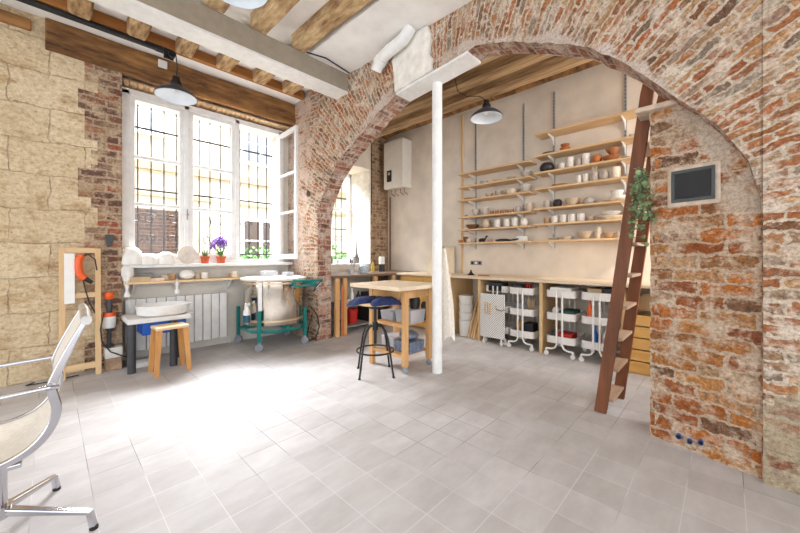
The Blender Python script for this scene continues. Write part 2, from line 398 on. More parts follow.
# stone wall on the left with its brick quoin (one mesh, relief modelled)
def relief(x,z,seed=0,a=.018):
    return a*(nz((x*2.3,z*2.3,seed))+.6*nz((x*7,z*7,seed+3)))
sb=MB(); s=.05; nx=int((.55+4.0)/s); nzn=int(3.62/s); sb.uv=[]
for i in range(nx+1):
    for j in range(nzn+1):
        x=-4+i*s; z=j*s; 
        if i==nx: x=.55+.006*nz((0,z*9,1))
        # block joints worn in
        row=int(z/.33); bx=((x+ (.26 if row%2 else 0)) % .52)
        e=min(bx,.52-bx,(z%.33),.33-(z%.33))
        y=YF+relief(x,z)+(.008*max(0,1-e/.03) if x<.3 else 0)
        sb.v.append((x,y,z))
for i in range(nx):
    for j in range(nzn):
        a=i*(nzn+1)+j; q=(a,a+nzn+1,a+nzn+2,a+1)
        xc=-4+(i+.5)*s; zc=(j+.5)*s
        lim=.33 if int(zc/.3)%2 else .25
        lim+=.05*nz((0,zc*6,2)); brick= xc>lim and zc<3.2
        if zc>1.2 and zc<2.9 and int(zc/.3)%3==0: brick=xc>.2
        sb.f.append(q); sb.mi.append(1 if brick else 0)
        sb.uv.append([(sb.v[k][0],sb.v[k][2]) for k in q])
# reveal and back closing
b=len(sb.v)
for (x,y) in((.55,YF),(.55,YW+.1)):
    for j in range(nzn+1): sb.v.append((x,y+ (relief(x,j*s) if y==YF else 0),j*s))
for j in range(nzn):
    q=(b+j,b+nzn+1+j,b+nzn+2+j,b+j+1); sb.f.append(q); sb.mi.append(1); sb.uv.append([(sb.v[k][1],sb.v[k][2]) for k in q])
bx0=len(sb.f); sb.box(-4.0,.54,YF+.08,YW+.35,0,3.62); sb.uv+=[[(sb.v[i][0],sb.v[i][2]) for i in f] for f in sb.f[bx0:]]
tag(sb.build('wall_left',[M_stone,M_quoin],smooth=True),'pale limestone block wall with a brick quoin beside the window','wall',kind='structure')

# window wall below / above the big window
wb=MB()
wb.box(.54,XA+.05,YW,YW+.35,0,1.08)          # under the sill
wb.box(.54,XA+.05,YW+.04,YW+.35,3.06,3.62)   # above
wb.box(2.47,XA+.05,YW,YW+.35,1.08,3.10)
tag(wb.build('wall_window',M_dado),'pale plastered wall under the barred window','wall',kind='structure')
sl=MB(); sl.box(.555,XA-.02,YF+.01,YW+.3,1.06,1.10); 
tag(sl.build('trim_1',M_white,bevel=.008),'white window ledge','window ledge',kind='structure')

# arch wall --------------------------------------------------------------
prof=[(4.12,0),(4.12,1.64),(4.08,1.84),(4.0,2.0),(3.84,2.21),(3.64,2.39),(3.38,2.55),(3.1,2.69),(2.86,2.83),(2.60,2.92),(2.55,2.95),(1.74,3.03),(1.56,3.04),(1.38,2.985),(1.21,2.92),(.95,2.79),(.72,2.67),(.61,2.58),(.40,2.37),(.26,2.20),(.12,2.04),(.01,1.89),(-.09,1.70),(-.13,1.52),(-.138,1.35),(-.14,1.2),(-.14,0)]
def zb(y):
    p=prof[1:-1]
    for (a,za),(c,zc) in zip(p,p[1:]):
        if c<=y<=a: return za+(zc-za)*(a-y)/(a-c+1e-9)
    return 0
CY,CZ=1.98,1.0
def uvwall(y,z,ring):
    if ring:
        r=math.hypot(y-CY,z-CZ); t=math.atan2(z-CZ,y-CY); return (r,t*2.9)
    return (y,z)
ab=MB(); ab.uv=[]
ys=[]; y=-3.0
while y<-.30: ys.append(y); y+=.06
ys+=[-.26,-.22,-.18,-.14,-.137,-.13,-.12,-.105,-.09,-.07,-.05,-.03]
y=0.0
while y<3.84: ys.append(y); y+=.035
ys+=[3.86,3.90,3.94,3.98,4.01,4.04,4.06,4.08,4.10,4.115,4.12]
y=4.16
while y<YW+.03: ys.append(y); y+=.04
ys.append(5.0)
NR=130
def edge(y,z):   # ragged edge of the opening
    return .012*nz((y*14,z*14,5))+.008*nz((y*35,z*35,8))
def front(y,z):
    return XA+.020*nz((y*3,z*3,2))+.012*nz((y*11,z*11,7))+.006*nz((y*30,z*30,9))
def colz(y):
    z0=zb(y) if -.14<y<4.12 else 0
    return z0
def column(y,flip=None):
    z0=colz(y); out=[]
    for j in range(NR+1):
        t=j/NR
        z=z0+(ZT+.02-z0)*t
        out.append(z)
    return out
def strip(ylist,mi):
    base=len(ab.v); n=len(ylist)
    for k,y in enumerate(ylist):
        for j,z in enumerate(column(y)):
            zz=z; yy=y
            if j==0 and z>.5: zz=z+edge(y,z)*1.3
            ab.v.append((front(y,z),yy,zz))
    for k in range(n-1):
        for j in range(NR):
            a=base+k*(NR+1)+j; q=(a,a+1,a+NR+2,a+NR+1)
            yc=(ab.v[a][1]+ab.v[q[2]][1])/2; zc=(ab.v[a][2]+ab.v[q[2]][2])/2
            r=math.hypot(yc-CY,zc-CZ); ring=(r<3.05 and zc>1.42) and not(yc>3.6 and zc>3.0)
            if -.14<yc<4.1 and not ring: ring=r<3.1
            ab.f.append(q)
            ab.uv.append([uvwall(ab.v[i][1],ab.v[i][2],ring) for i in q])
            ab.mi.append(1 if (yc<-.14 and zc<.52+.2*nz((yc*4,0,0))) else 0)
iL=[y for y in ys if y<=-.14]; iM=[y for y in ys if -.14<=y<=4.12]; iR=[y for y in ys if y>=4.12]
# slightly inside the limits so that columns of the piers reach the floor
def piercols(lst,inner):
    return lst
strip(iL,1)
# for the middle shift the end samples inwards
iM2=[max(min(y,4.1199),-.1399) for y in iM]
strip(iM2,0)
strip(iR,0)
# soffit + jambs following the profile
pr=[]
for (a,za),(c,zc) in zip(prof,prof[1:]):
    L=math.hypot(a-c,za-zc); n=max(1,int(L/.05))
    for k in range(n): pr.append((a+(c-a)*k/n,za+(zc-za)*k/n))
pr.append(prof[-1]); ND=7; base=len(ab.v); acc=0; us=[]
for i,(y,z) in enumerate(pr):
    if i: acc+=math.hypot(y-pr[i-1][0],z-pr[i-1][1])
    us.append(acc)
    for d in range(ND+1):
        x=XA+(XB-XA)*d/ND
        zz=z+(edge(y,z)*1.3 if (z>.5 and -.13<y<4.11) else 0)
        off=.016*nz((y*9,z*9,x*14))
        yy=y
        if d>0:
            rr=math.hypot(y-CY,z-CZ) if z>1.3 else None
            if rr: yy+=off*(y-CY)/rr; zz+=off*(z-CZ)/rr
            else: yy+=off
        ab.v.append((front(y,z) if d==0 else x,yy,zz))
for i in range(len(pr)-1):
    for d in range(ND):
        a=base+i*(ND+1)+d; q=(a,a+ND+1,a+ND+2,a+1)
        ab.f.append(q); ab.mi.append(2)
        ab.uv.append([((ab.v[k][0]),us[i+(1 if k>=a+ND+1 else 0)]) for k in q])
# back face
base=len(ab.v)
for lst in (iL,iM2,iR):
    base=len(ab.v)
    for y in lst:
        z0=colz(y)
        for j in range(13): ab.v.append((XB,y,z0+(ZT+.02-z0)*j/12))
    for k in range(len(lst)-1):
        for j in range(12):
            a=base+k*13+j; q=(a,a+13,a+14,a+1); ab.f.append(q); ab.mi.append(0); ab.uv.append([(ab.v[i][1],ab.v[i][2]) for i in q])
tag(ab.build('wall_arch',[M_arch,M_pier,M_soffit],smooth=True),'rough old brick wall with a wide arched opening','wall',kind='structure')

# brick infill wall under the right end of the arch (face runs slightly back)
ib=MB(); ib.uv=[]
def ix(y): return 2.785-(.36-y)*.27
s=.03; cols=[]; yy=-.30
ylist=[.365-i*s for i in range(23)]
def ztop(y): return 2.165 if y>.22 else 2.165-(.22-y)*.0+.0
base=0; NRI=70
for y in ylist:
    for j in range(NRI+1):
        z=2.165*j/NRI
        yq=y+(.012*nz((0,z*12,3))+.006*nz((0,z*35,3)) if y==ylist[0] else 0)
        gk=0.15 if (-.01<y<.30 and 1.47<z<1.79) else 1
        ib.v.append((ix(y)+gk*(.016*nz((y*4,z*4,12))+.014*nz((y*10,z*13,4))+.006*nz((y*30,z*30,6))),yq,z+(.012*nz((y*10,0,1)) if j==NRI else 0)))
for k in range(len(ylist)-1):
    for j in range(NRI):
        a=k*(NRI+1)+j; q=(a,a+1,a+NRI+2,a+NRI+1); ib.f.append(q); ib.mi.append(0); ib.uv.append([(ib.v[i][1],ib.v[i][2]) for i in q])
# end face, top and back
base=len(ib.v)
for j in range(NRI+1):
    v=ib.v[j]; ib.v.append(v); ib.v.append((3.0,v[1],v[2]))
for j in range(NRI):
    a=base+2*j; q=(a,a+1,a+3,a+2); ib.f.append(q); ib.mi.append(0); ib.uv.append([(ib.v[i][0],ib.v[i][2]) for i in q])
f0=len(ib.f)
base=len(ib.v)
for k,y in enumerate(ylist):
    v=ib.v[k*(NRI+1)+NRI]; ib.v.append(v); ib.v.append((3.0,v[1],v[2]))
for k in range(len(ylist)-1):
    a=base+2*k; q=(a,a+2,a+3,a+1); ib.f.append(q); ib.mi.append(1); ib.uv.append([(ib.v[i][0],ib.v[i][1]) for i in q])
f0=len(ib.f); ib.box(2.78,3.0,-.29,.34,0,2.12); ib.uv+=[[(ib.v[i][0]+ib.v[i][1],ib.v[i][2]) for i in f] for f in ib.f[f0:]]
tag(ib.build('wall_infill',[M_infill,M_rough],smooth=True),'orange brick infill under the right end of the arch','wall',kind='structure')
lg=MB()
lg.box(2.72,3.0,.10,.44,2.150,2.185)
o=lg.build('trim_2',W('mortar_mat',(204,184,164),.93,0,.1,20,.4),bevel=.01); tag(o,'mortar ledge on top of the brick infill','ledge',kind='structure')

# plaster block and steel plate carrying the arch
pb=MB(); pb.prism([(2.56,2.955),(2.06,3.0),(2.06,3.12),(2.10,3.18),(2.07,3.30),(2.11,3.46),(2.55,3.46),(2.60,3.3),(2.565,3.1)],XA-.035,XB-.02,'x')
tag(pb.build('trim_3',M_rough,bevel=.01),'cream plaster block at the crown of the arch','plaster block',kind='structure')

# ceilings
cb=MB(); cb.box(-5,XA+.02,-5,5.3,ZT,ZT+.12)
cb.box(2.04,XA+.03,-5,3.42,ZC,ZT+.02)
cb.box(.0-4,XA+.03,4.50,YF+.09,3.50,ZT+.02)
tag(cb.build('ceiling',M_ceil),'white plaster ceiling between old joists','ceiling',kind='structure')
cb=MB(); cb.box(XB-.02,XR+.3,-.6,5.9,3.66,3.78)
tag(cb.build('ceiling_far',M_ceil),'plaster ceiling of the room beyond the arch','ceiling',kind='structure')

# far room shell
wb=MB(); wb.box(XR,XR+.25,-.6,5.9,0,3.72)
tag(wb.build('wall_right',M_wallw),'cream plaster wall carrying the pottery shelves','wall',kind='structure')
def uvbox(mb,i0=0):
    mb.uv=(mb.uv or [])+[[(mb.v[i][0]+mb.v[i][1],mb.v[i][2]) for i in f] for f in mb.f[i0:]]
wb=MB()
wb.box(4.36,XR,5.0,5.75,0,3.72)
uvbox(wb)
tag(wb.build('wall_far',M_farbrick),'brown brick pier beside the small window','wall',kind='structure')
wb=MB()
wb.box(XB-.05,4.36,5.0,5.75,0,1.02)
wb.prism([(XB-.05,3.72),(XB-.05,2.7),(3.3,2.7),(3.3,2.62),(3.6,2.78),(3.9,2.87),(4.15,2.89),(4.36,2.86),(4.36,3.72)],5.0,5.75,'y')
wb.box(XB-.05,3.3,5.0,5.75,1.02,2.75)
tag(wb.build('wall_back',M_wallw),'cream wall around the small window','wall',kind='structure')
rv=MB(); rv.box(4.335,4.362,4.995,5.60,1.02,2.86)
tag(rv.build('trim_4',M_rough,bevel=.006),'whitewashed reveal of the small window','window reveal',kind='structure')
st=MB(); st.box(3.2,4.36,4.97,5.62,1.02,1.05)
tag(st.build('trim_5',M_white,bevel=.005),'white sill of the small window','window sill',kind='structure')
# side wall closing the far room on the right
wb=MB(); wb.box(XB,3.05,-.75,-.6,0,3.72); wb.box(4.65,XR+.25,-.75,-.6,0,3.72); wb.box(3.05,4.65,-.75,-.6,0,.9); wb.box(3.05,4.65,-.75,-.6,3.2,3.72)
tag(wb.build('wall_end',M_wallw),'cream end wall with an opening added for light, outside the view','wall',kind='structure')
wf=MB()  # unseen frame in an opening added so light enters the far room
for x in(3.05,3.82,4.59): wf.box(x,x+.06,-.72,-.66,.9,3.2)
wf.box(3.05,4.65,-.72,-.66,.9,.96); wf.box(3.05,4.65,-.72,-.66,3.14,3.2)
tag(wf.build('added_window',M_white),'unseen white window frame added to light the far room','window',kind='structure')
# low skirting by the radiator
# ---------------------------------------------------------------- lintel beam, plank soffit, joists
bb=MB()
n=40
for i in range(n+1):
    x=-.03+(XA+.02+.03)*i/n
    for (y,z,k) in((YF-.03,3.18+.035*max(0,(1-abs(x-.2)/.5)),0),(YF-.035,3.498,1),(YF+.08,3.498,2),(YF+.08,3.19,3)):
        bb.v.append((x,y+.012*nz((x*3,k,1)),z+.02*nz((x*2.5,k*3,4))))
for i in range(n):
    for k in range(4):
        a=i*4+k; c=i*4+(k+1)%4; bb.f.append((a,c,c+4,a+4)); bb.mi.append(0)
bb.f+=[(0,3,2,1),(n*4,n*4+1,n*4+2,n*4+3)]; bb.mi+=[0,0]
tag(bb.build('lintel_beam',M_beam,bevel=.01),'long dark oak lintel beam above the barred window','beam')
pk=MB()
x=.56
while x<2.56:
    w=random.uniform(.05,.075); b0=len(pk.v); pk.box(x,x+w-.005,YF+.055,YW+.03,3.150+random.uniform(0,.01),3.175)
    for i in range(b0,len(pk.v)):
        v=pk.v[i]; pk.v[i]=(v[0]+(v[1]-YF)*.15,v[1],v[2]-(v[1]-YF)*.12)
    x=x; x+=w
o=pk.build('plank_soffit',M_plank,bevel=.004); tag(o,'row of thin brown laths between lintel and window top','lath soffit')
# left short beam end
e=MB(); e.box(-1.2,-.12,YF-.035,YF+.1,3.33,3.43); tag(e.build('beam_stub',M_beam,bevel=.01),'short dark beam end set in the stone wall, top left','beam')
# wall plate under the joists
wp=MB(); wp.box(-4,2.58,4.425,4.50,3.485,3.60); tag(wp.build('wall_plate',wood('wall_plate_mat',(120,70,30),(190,128,66),'x',3,.8,.5),bevel=.008),'thin brown wall plate above the lintel under the joist ends','beam')
def joist(x,y0,y1,lab,w=.18,mat=M_joist,z0=ZC,z1=ZT+.01,nm='ceiling_joist',grp='old ceiling joists'):
    jb=MB(); n=max(4,int((y1-y0)/.12))
    for i in range(n+1):
        y=y0+(y1-y0)*i/n
        for k,(dx,z) in enumerate(((-w/2,z1),(-w/2,z0+.02),(-w/2+.025,z0),(w/2-.02,z0),(w/2,z0+.025),(w/2,z1))):
            a=.0 if k in(0,5) else .010
            jb.v.append((x+dx+a*nz((y*3,k,x*5)),y,z+(a*nz((y*3,k+9,x*5)) if z<z1 else 0)))
    for i in range(n):
        for k in range(5):
            q=i*6+k; jb.f.append((q,q+6,q+7,q+1)); jb.mi.append(0)
    jb.f+=[tuple(range(6)),tuple(n*6+5-i for i in range(6))]; jb.mi+=[0,0]
    return tag(jb.build(nm,mat,smooth=True),lab,'joist' if nm=='ceiling_joist' else 'beam',grp)
jl=['farthest left','second from the left','third from the left','fourth from the left','fifth from the left']
for i,x in enumerate((.20,.63,1.06,1.475,1.915)):
    joist(x,-5,3.40,'rough ceiling joist in front of the steel beam, %s'%(['cut by the left edge','left of the middle pair','just behind the ceiling lamp','broad one left of the last','nearest the smooth ceiling panel'][i]))
    joist(x,3.62,4.43,'stub of old joist between steel beam and lintel, %s'%jl[i],w=.17,grp='joist stubs over the window')
joist(2.32,3.62,4.43,'stub of old joist between steel beam and lintel, nearest the brick arch wall',w=.17,grp='joist stubs over the window')
# steel beam
sb2=MB(); sb2.box(-4,XA+.02,3.43,3.445,3.25,3.47); sb2.box(-4,XA+.02,3.41,3.64,3.235,3.25); sb2.box(-4,XA+.02,3.60,3.615,3.25,3.60)
root=thing('steel_beam','long painted steel beam crossing the ceiling into the brick wall','beam',(1.0,3.5,3.235))
m=MB(); m.box(-4,XA+.02,3.41,3.43,3.25,ZC+.004); m.build('web',M_webshade,root,world=True)
m=MB(); m.box(-4,XA+.02,3.405,3.645,3.225,3.25); m.build('bottom_flange',M_white,root,world=True,bevel=.003)
# far room beams
for (x,w,l) in((3.02,.20,'broad rough beam of the far room, nearest the arch'),(3.42,.19,'rough beam of the far room, second from the arch'),(3.82,.19,'rough beam of the far room, third from the arch'),(4.22,.20,'rough beam of the far room, farthest from the arch')):
    joist(x,-.6,5.0,l,w=w,mat=M_beamfar,z0=3.42,z1=3.67,nm='ceiling_beam',grp='beams beyond the arch')
joist(4.70,-.6,5.0,'dark narrow beam along the top of the shelf wall',w=.10,mat=M_beam,z0=3.57,z1=3.67,nm='ceiling_beam',grp='beams beyond the arch')

# steel plate + pole
root=thing('steel_lintel','white bolted steel plate under the arch crown, carried by the pole','steel plate',(2.70,2.15,2.95))
def lz(y): return 2.93+(2.56-y)*.085
m=MB(); m.prism([(2.56,lz(2.56)),(1.66,lz(1.66)),(1.66,lz(1.66)+.025),(2.56,lz(2.56)+.025)],XA-.01,2.82,'x'); m.build('plate',M_white,root,world=True,bevel=.004)
for i in range(5):
    for x in(2.66,2.76):
        y=2.48-i*.18
        if abs(y-2.12)<.07: continue
        m=MB(); m.cyl((x,y,lz(y)-.008),(x,y,lz(y)+.002),.012,n=8); m.build('bolt',M_white,root,world=True)
root=thing('support_pole','white round steel pole standing under the arch crown','pole',(2.77,2.14,0))
m=MB(); m.cyl((2.77,2.14,.0),(2.77,2.14,lz(2.14)-.001),.052,n=28); m.build('shaft',M_white,root,world=True,smooth=True)

# ---------------------------------------------------------------- big window
win=thing('window_1','large white three-bay window behind iron bars','window',(1.5,YW,1.10)); win['kind']='structure'; del win['category']
zt=3.09; z0=1.10
m=MB()
m.box(.56,.64,YW-.05,YW+.03,z0,zt); m.box(1.175,1.235,YW-.05,YW+.04,z0,zt); m.box(1.79,1.85,YW-.05,YW+.04,z0,zt); m.box(2.42,2.50,YW-.05,YW+.04,z0,zt)
m.box(.56,2.50,YW-.05,YW+.03,zt-.05,zt+.02); m.box(.56,2.50,YW-.06,YW+.03,z0-.01,z0+.05)
m.build('window_frame',M_white,win,world=True,bevel=.006)
def sash(x0,x1,trans,root=win,y=YW-.005):
    m=MB(); w=.045
    m.box(x0,x0+w,y-.03,y+.02,z0+.05,zt-.05); m.box(x1-w,x1,y-.03,y+.02,z0+.05,zt-.05)
    m.box(x0+w,x1-w,y-.03,y+.02,z0+.05,z0+.12); m.box(x0+w,x1-w,y-.03,y+.02,zt-.09,zt-.05)
    for z in trans: m.box(x0+w,x1-w,y-.025,y+.012,z-.018,z+.018)
    s_=m.build('sash',M_white,root,world=True,bevel=.004)
    g=MB(); g.box(x0+w,x1-w,y-.004,y,z0+.12,zt-.09); g.build('glass',M_glass,s_,world=True)
    return s_
sash(.64,1.175,(2.35,1.80)); sash(1.235,1.79,(2.35,1.80))
m=MB(); m.box(1.20,1.21,YW-.075,YW-.05,1.65,1.78); m.cyl((1.205,YW-.09,1.715),(1.205,YW-.05,1.715),.012); m.build('window_handle',M_chrome,win,world=True)
# open casement of the third bay, turned into the room
oc=thing('open_casement','white glazed casement swung open against the brick arch wall','casement',(2.44,YW-.04,z0+.05))
m=MB(); L=.58; w=.05; H=zt-.06-(z0+.05)
m.box(-.02,.02,-L,-L+w,0,H); m.box(-.02,.02,-w,0,0,H); m.box(-.02,.02,-L+w,-w,0,.07); m.box(-.02,.02,-L+w,-w,H-.06,H)
for z in(.68,1.24): m.box(-.015,.015,-L+w,-w,z-.015,z+.015)
m.build('casement_frame',M_white,oc,bevel=.004)
g=MB(); g.box(-.002,.002,-L+w,-w,.07,H-.06); g.build('glass',M_glass,oc)
oc.rotation_euler=(0,0,math.radians(-3))
# exterior iron grille
gr=thing('window_grille','black wrought-iron bars with scrolls outside the big window','window bars',(1.5,5.22,1.0))
x=.62; m=MB()
gi=0
while x<2.8:
    m=MB(); m.cyl((x,5.22,1.0),(x,5.22,3.25),.008,n=8); m.build('bar',M_black,gr,world=True); x+=.135
for z in(1.22,2.02,2.78):
    m=MB(); m.box(.4,2.9,5.212,5.228,z-.01,z+.01); m.build('rail',M_black,gr,world=True)
def spiral(cx,cz,r,turns,ph,sgn=1):
    return [(cx+sgn*r*(1-t*.75)*math.cos(ph+t*turns*2*PI),5.205,cz+r*(1-t*.75)*math.sin(ph+t*turns*2*PI)) for t in [i/26 for i in range(27)]]
for k in range(5):
    cx=.80+k*.40
    for sgn in(-1,1):
        for cz in(1.42,1.66):
            m=MB(); m.tube(spiral(cx+sgn*.075,cz,.07,1.3,0 if cz>1.5 else PI,sgn),.0055,6); m.build('scroll',M_black,gr,world=True)

# ---------------------------------------------------------------- small window
w2=thing('window_2','narrow white barred window in the far room','window',(3.9,5.62,1.05)); w2['kind']='structure'; del w2['category']
m=MB()
for a,c in((3.30,3.36),(3.78,3.86),(4.28,4.34)): m.box(a,c,5.58,5.66,1.05,2.88)
m.box(3.30,4.34,5.58,5.66,1.05,1.12); m.box(3.30,4.34,5.58,5.66,2.8,2.9)
m.box(3.30,4.34,5.585,5.65,2.10,2.14)
m.build('window_frame',M_white,w2,world=True,bevel=.004)
g=MB(); g.box(3.36,3.78,5.62,5.624,1.12,2.8); g.box(3.86,4.28,5.62,5.624,1.12,2.8); g.build('glass',M_glass,w2,world=True)
g2=thing('window_grille','black iron bars with scrolls outside the small window','window bars',(3.9,5.85,1.0))
for k in range(9):
    x=3.3+k*.14; m=MB(); m.cyl((x,5.85,.9),(x,5.85,3.1),.008,n=6); m.build('bar',M_black,g2,world=True)
for z in(1.25,1.75,2.4):
    m=MB(); m.box(3.1,4.6,5.842,5.858,z-.01,z+.01); m.build('rail',M_black,g2,world=True)
for k in range(3):
    for sgn in(-1,1):
        m=MB(); pts=[(a+2.85,b_+.64,c+.1) for a,b_,c in spiral(.75+k*.3+sgn*.07,1.45,.06,1.3,0,sgn)]; m.tube(pts,.005,6); m.build('scroll',M_black,g2,world=True)

# ---------------------------------------------------------------- courtyard facade
M_fac=W('facade_mat',(172,162,146),.9,0,.04,2)
M_shut=W('shutter_mat',(64,54,48),.7,0,.1)
M_grey=W('grey_sash_mat',(120,126,134),.5,0,.05)
fa=thing('courtyard_building','cream building across the courtyard seen through the windows','building',(3,9.4,0))
m=MB(); m.box(-4,16,9.4,9.9,-1,9); m.build('facade_wall',M_fac,fa,world=True)
m=MB(); m.box(-4,16,9.30,9.42,3.15,3.32); m.box(-4,16,9.34,9.42,2.55,2.62); m.build('cornice',W('cornice_mat',(150,132,104),.9),fa,world=True)
M_dbrick=brickmat('courtyard_brick_mat',.24,.08,0,[(66,46,38),(84,60,48),(56,42,36)],(96,80,68),plaster=.3,plc=(110,92,78),seed=30)
m=MB(); m.box(.3,2.2,9.33,9.42,-1,2.25); uvbox(m); m.build('brick_panel',M_dbrick,fa,world=True)
for(x0,x1,a,c) in((3.65,4.55,3.75,5.35),(3.65,4.55,.5,2.15),(1.05,1.75,4.0,5.4),(7.6,8.5,3.75,5.3),(7.6,8.5,.8,2.3)):
    m=MB(); m.box(x0-.08,x1+.08,9.34,9.42,a-.08,c+.08); f_=m.build('window',M_white,fa,world=True)
    m=MB(); xm=(x0+x1)/2
    for p0,p1 in((x0,xm-.05),(xm+.05,x1)):
        for k in range(3):
            h=(c-a)/3; m.box(p0,p1,9.325,9.345,a+k*h+.03,a+(k+1)*h-.02)
    m.build('pane',M_shut if a<3 else M_grey,f_,world=True)
# ground of the courtyard
m=MB(); m.box(-4,16,5.95,9.4,-.25,-.05); tag(m.build('courtyard_ground',W('courtyard_mat',(176,170,160),.9)),'pale paved courtyard outside','ground',kind='structure')
# shrub in the courtyard
sh=thing('courtyard_shrub','green leafy shrub outside behind the right window bay','shrub',(2.75,6.3,-.05))
m=MB(); 
for k in range(6): m.tube([(0,0,0),(.05*math.cos(k),.05*math.sin(k),.7),(.2*math.cos(k*1.1),.1*math.sin(k),1.25)],.01,5)
m.build('stem',M_stem,sh)
def leaves(n,cen,rad,size,seed):
    rd=random.Random(seed); m=MB()
    for i in range(n):
        p=Vector((rd.gauss(0,rad[0]),rd.gauss(0,rad[1]),rd.gauss(0,rad[2])))+Vector(cen)
        R=Matrix.Rotation(rd.uniform(0,6.28),4,'Z')@Matrix.Rotation(rd.uniform(-1,1),4,'X')@Matrix.Rotation(rd.uniform(-1,1),4,'Y')
        b=len(m.v); s_=size*rd.uniform(.7,1.2)
        m.add([(0,0,0),(s_*.35,s_*.45,.06*s_),(0,s_,0),(-s_*.35,s_*.45,.06*s_),(s_*.25,s_*.8,.03*s_),(-s_*.25,s_*.8,.03*s_)],[(0,1,4,2,5,3)])
        m.xf(Matrix.Translation(p)@R,b)
    return m
leaves(420,(0.1,0,1.15),(.28,.14,.10),.09,5).build('foliage',M_leaf,sh)

# ================================================================ LAMPS
def pendant(loc,label,r,cordpts):
    """enamel cone shade; loc is the centre of the shade rim"""
    t=thing('pendant_lamp',label,'lamp',loc,0,'black enamel pendant lamps')
    m=MB(); h=r*.62
    prof=[(r,0),(r*1.0,.012),(r*.86,h*.38),(r*.60,h*.70),(r*.30,h*.92),(.055,h*1.0),(.05,h*1.08)]
    inn=[(a-.004 if a>.06 else a-.003,b-.004) for a,b in prof]
    m.lathe(prof,n=40); m.build('lamp_shade',M_dark,t,smooth=True)
    m=MB(); m.lathe([(a,b) for a,b in inn],n=40); m.build('shade_lining',W('enamel_mat',(226,232,238),.35,0,.02),t,smooth=True)
    m=MB(); m.lathe([(.05,h*1.0),(.052,h*1.25),(.036,h*1.5),(.036,h*1.75),(.015,h*1.85)],n=20); m.build('socket',M_black,t,smooth=True)
    m=MB(); m.ball((0,0,h*.55),.032,n=14); m.cyl((0,0,h*.7),(0,0,h*1.0),.018); m.build('bulb',W('bulb_mat',(240,240,240),.2),t,smooth=True)
    m=MB(); m.tube([tuple(Vector(p)-Vector(loc)) for p in cordpts],.005,6); m.build('cord',M_black,t)
    return t,h
l1=(.96,4.32,2.93); pendant(l1,'dark enamel pendant lamp in front of the barred window',.20,[(l1[0],l1[1],l1[2]+.22),(l1[0]+.01,l1[1]+.0,3.25),(.965,4.36,3.42),(.93,4.38,3.36),(.90,4.39,3.38)])
l2=(.86,2.33,2.98); 
pendant(l2,'pale-lined pendant lamp cut by the top edge of the photo',.20,[(l2[0],l2[1],l2[2]+.22),(l2[0],l2[1],ZT)])
l3=(3.66,2.08,2.86); pendant(l3,'dark enamel pendant lamp beyond the arch in front of the shelf wall',.19,[(l3[0],l3[1],l3[2]+.21),(3.60,2.14,3.12),(3.56,2.30,3.16),(3.55,2.42,3.26),(3.55,2.46,3.42)])
# bracket/pulley of lamp 1
br=thing('lamp_bracket','small black pulley bracket at the end of the ceiling conduit','bracket',(.92,4.39,3.34))
m=MB(); m.cyl((.93,4.34,3.40),(.93,4.40,3.40),.035,n=14); m.build('pulley',M_black,br,world=True,smooth=True)
m=MB(); m.box(.86,.95,4.385,4.402,3.35,3.46); m.build('plate',M_black,br,world=True)
ct=thing('ceiling_conduit','long black conduit running above the lintel beam','pipe',(0,4.42,3.36))
m=MB(); m.cyl((-4,4.455,3.455),(.88,4.455,3.455),.028,n=14); m.cyl((.80,4.455,3.455),(.90,4.455,3.455),.034,n=14); m.build('pipe',M_blackp,ct,world=True,smooth=True)
m=MB(); m.box(.865,.955,YF-.07,YF-.045,3.37,3.46); tag(m.build('junction_box',M_white,bevel=.01),'small white junction box on the lintel beam behind the lamp','junction box')
# cable along the ceiling corner
m=MB(); m.tube([(1.98,3.36,3.462),(2.2,3.30,3.462),(2.58,3.36,3.46)],.008,6); tag(m.build('ceiling_cable',M_blackp),'black cable along the ceiling beside the steel beam','cable')
# vent pipe elbow
m=MB(); m.tube([(2.50,2.27,3.47),(2.49,2.29,3.43),(2.485,2.35,3.385),(2.48,2.44,3.365),(2.485,2.55,3.355),(2.50,2.66,3.345),(2.51,2.74,3.31),(2.515,2.79,3.24)],.062,18)
vp=thing('vent_pipe','white elbowed vent pipe at the ceiling above the arch','pipe',(2.5,2.6,3.15))
m.build('pipe',M_white,vp,world=True,smooth=True)
m=MB(); m.cyl((2.505,2.68,3.34),(2.512,2.74,3.31),.074,n=20); m.build('collar',M_white,vp,world=True,smooth=True)

# ================================================================ SHELF WALL
def mkboard(name,label,y0,y1,z,brs,grp):
    t=thing(name,label,'shelf',(XR-.13,(y0+y1)/2,z-.022),0,grp)
    m=MB(); m.box(4.55,XR-.006,y0,y1,z-.022,z); m.build('board',M_piney,t,world=True,bevel=.003)
    for y in brs:
        m=MB(); m.prism([(XR-.02,z-.14),(XR-.02,z-.023),(4.60,z-.023),(4.60,z-.035),(XR-.06,z-.075)],y-.006,y+.006,'y'); m.build('bracket',M_white,t,world=True)
    return t
LZ=[2.51,2.295,2.085,1.815,1.615,1.405]; RZ=[2.845,2.55,2.32,2.105,1.835,1.625,1.405]
on=['top','second','third','fourth','fifth','lowest']
for i,z in enumerate(LZ): mkboard('wall_shelf','pine shelf of the left shelf column, %s from the top'%on[i] if 0<i<5 else 'pine %s shelf of the left shelf column'%on[i],1.93,3.11,z,(2.93,2.13),'left column of wall shelves')
on2=['top','second','third','fourth','fifth','sixth','lowest']
for i,z in enumerate(RZ): mkboard('wall_shelf','pine shelf of the right shelf column, %s from the top'%on2[i] if 0<i<6 else 'pine %s shelf of the right shelf column'%on2[i],.64,1.87,z,(1.70,.87),'right column of wall shelves')
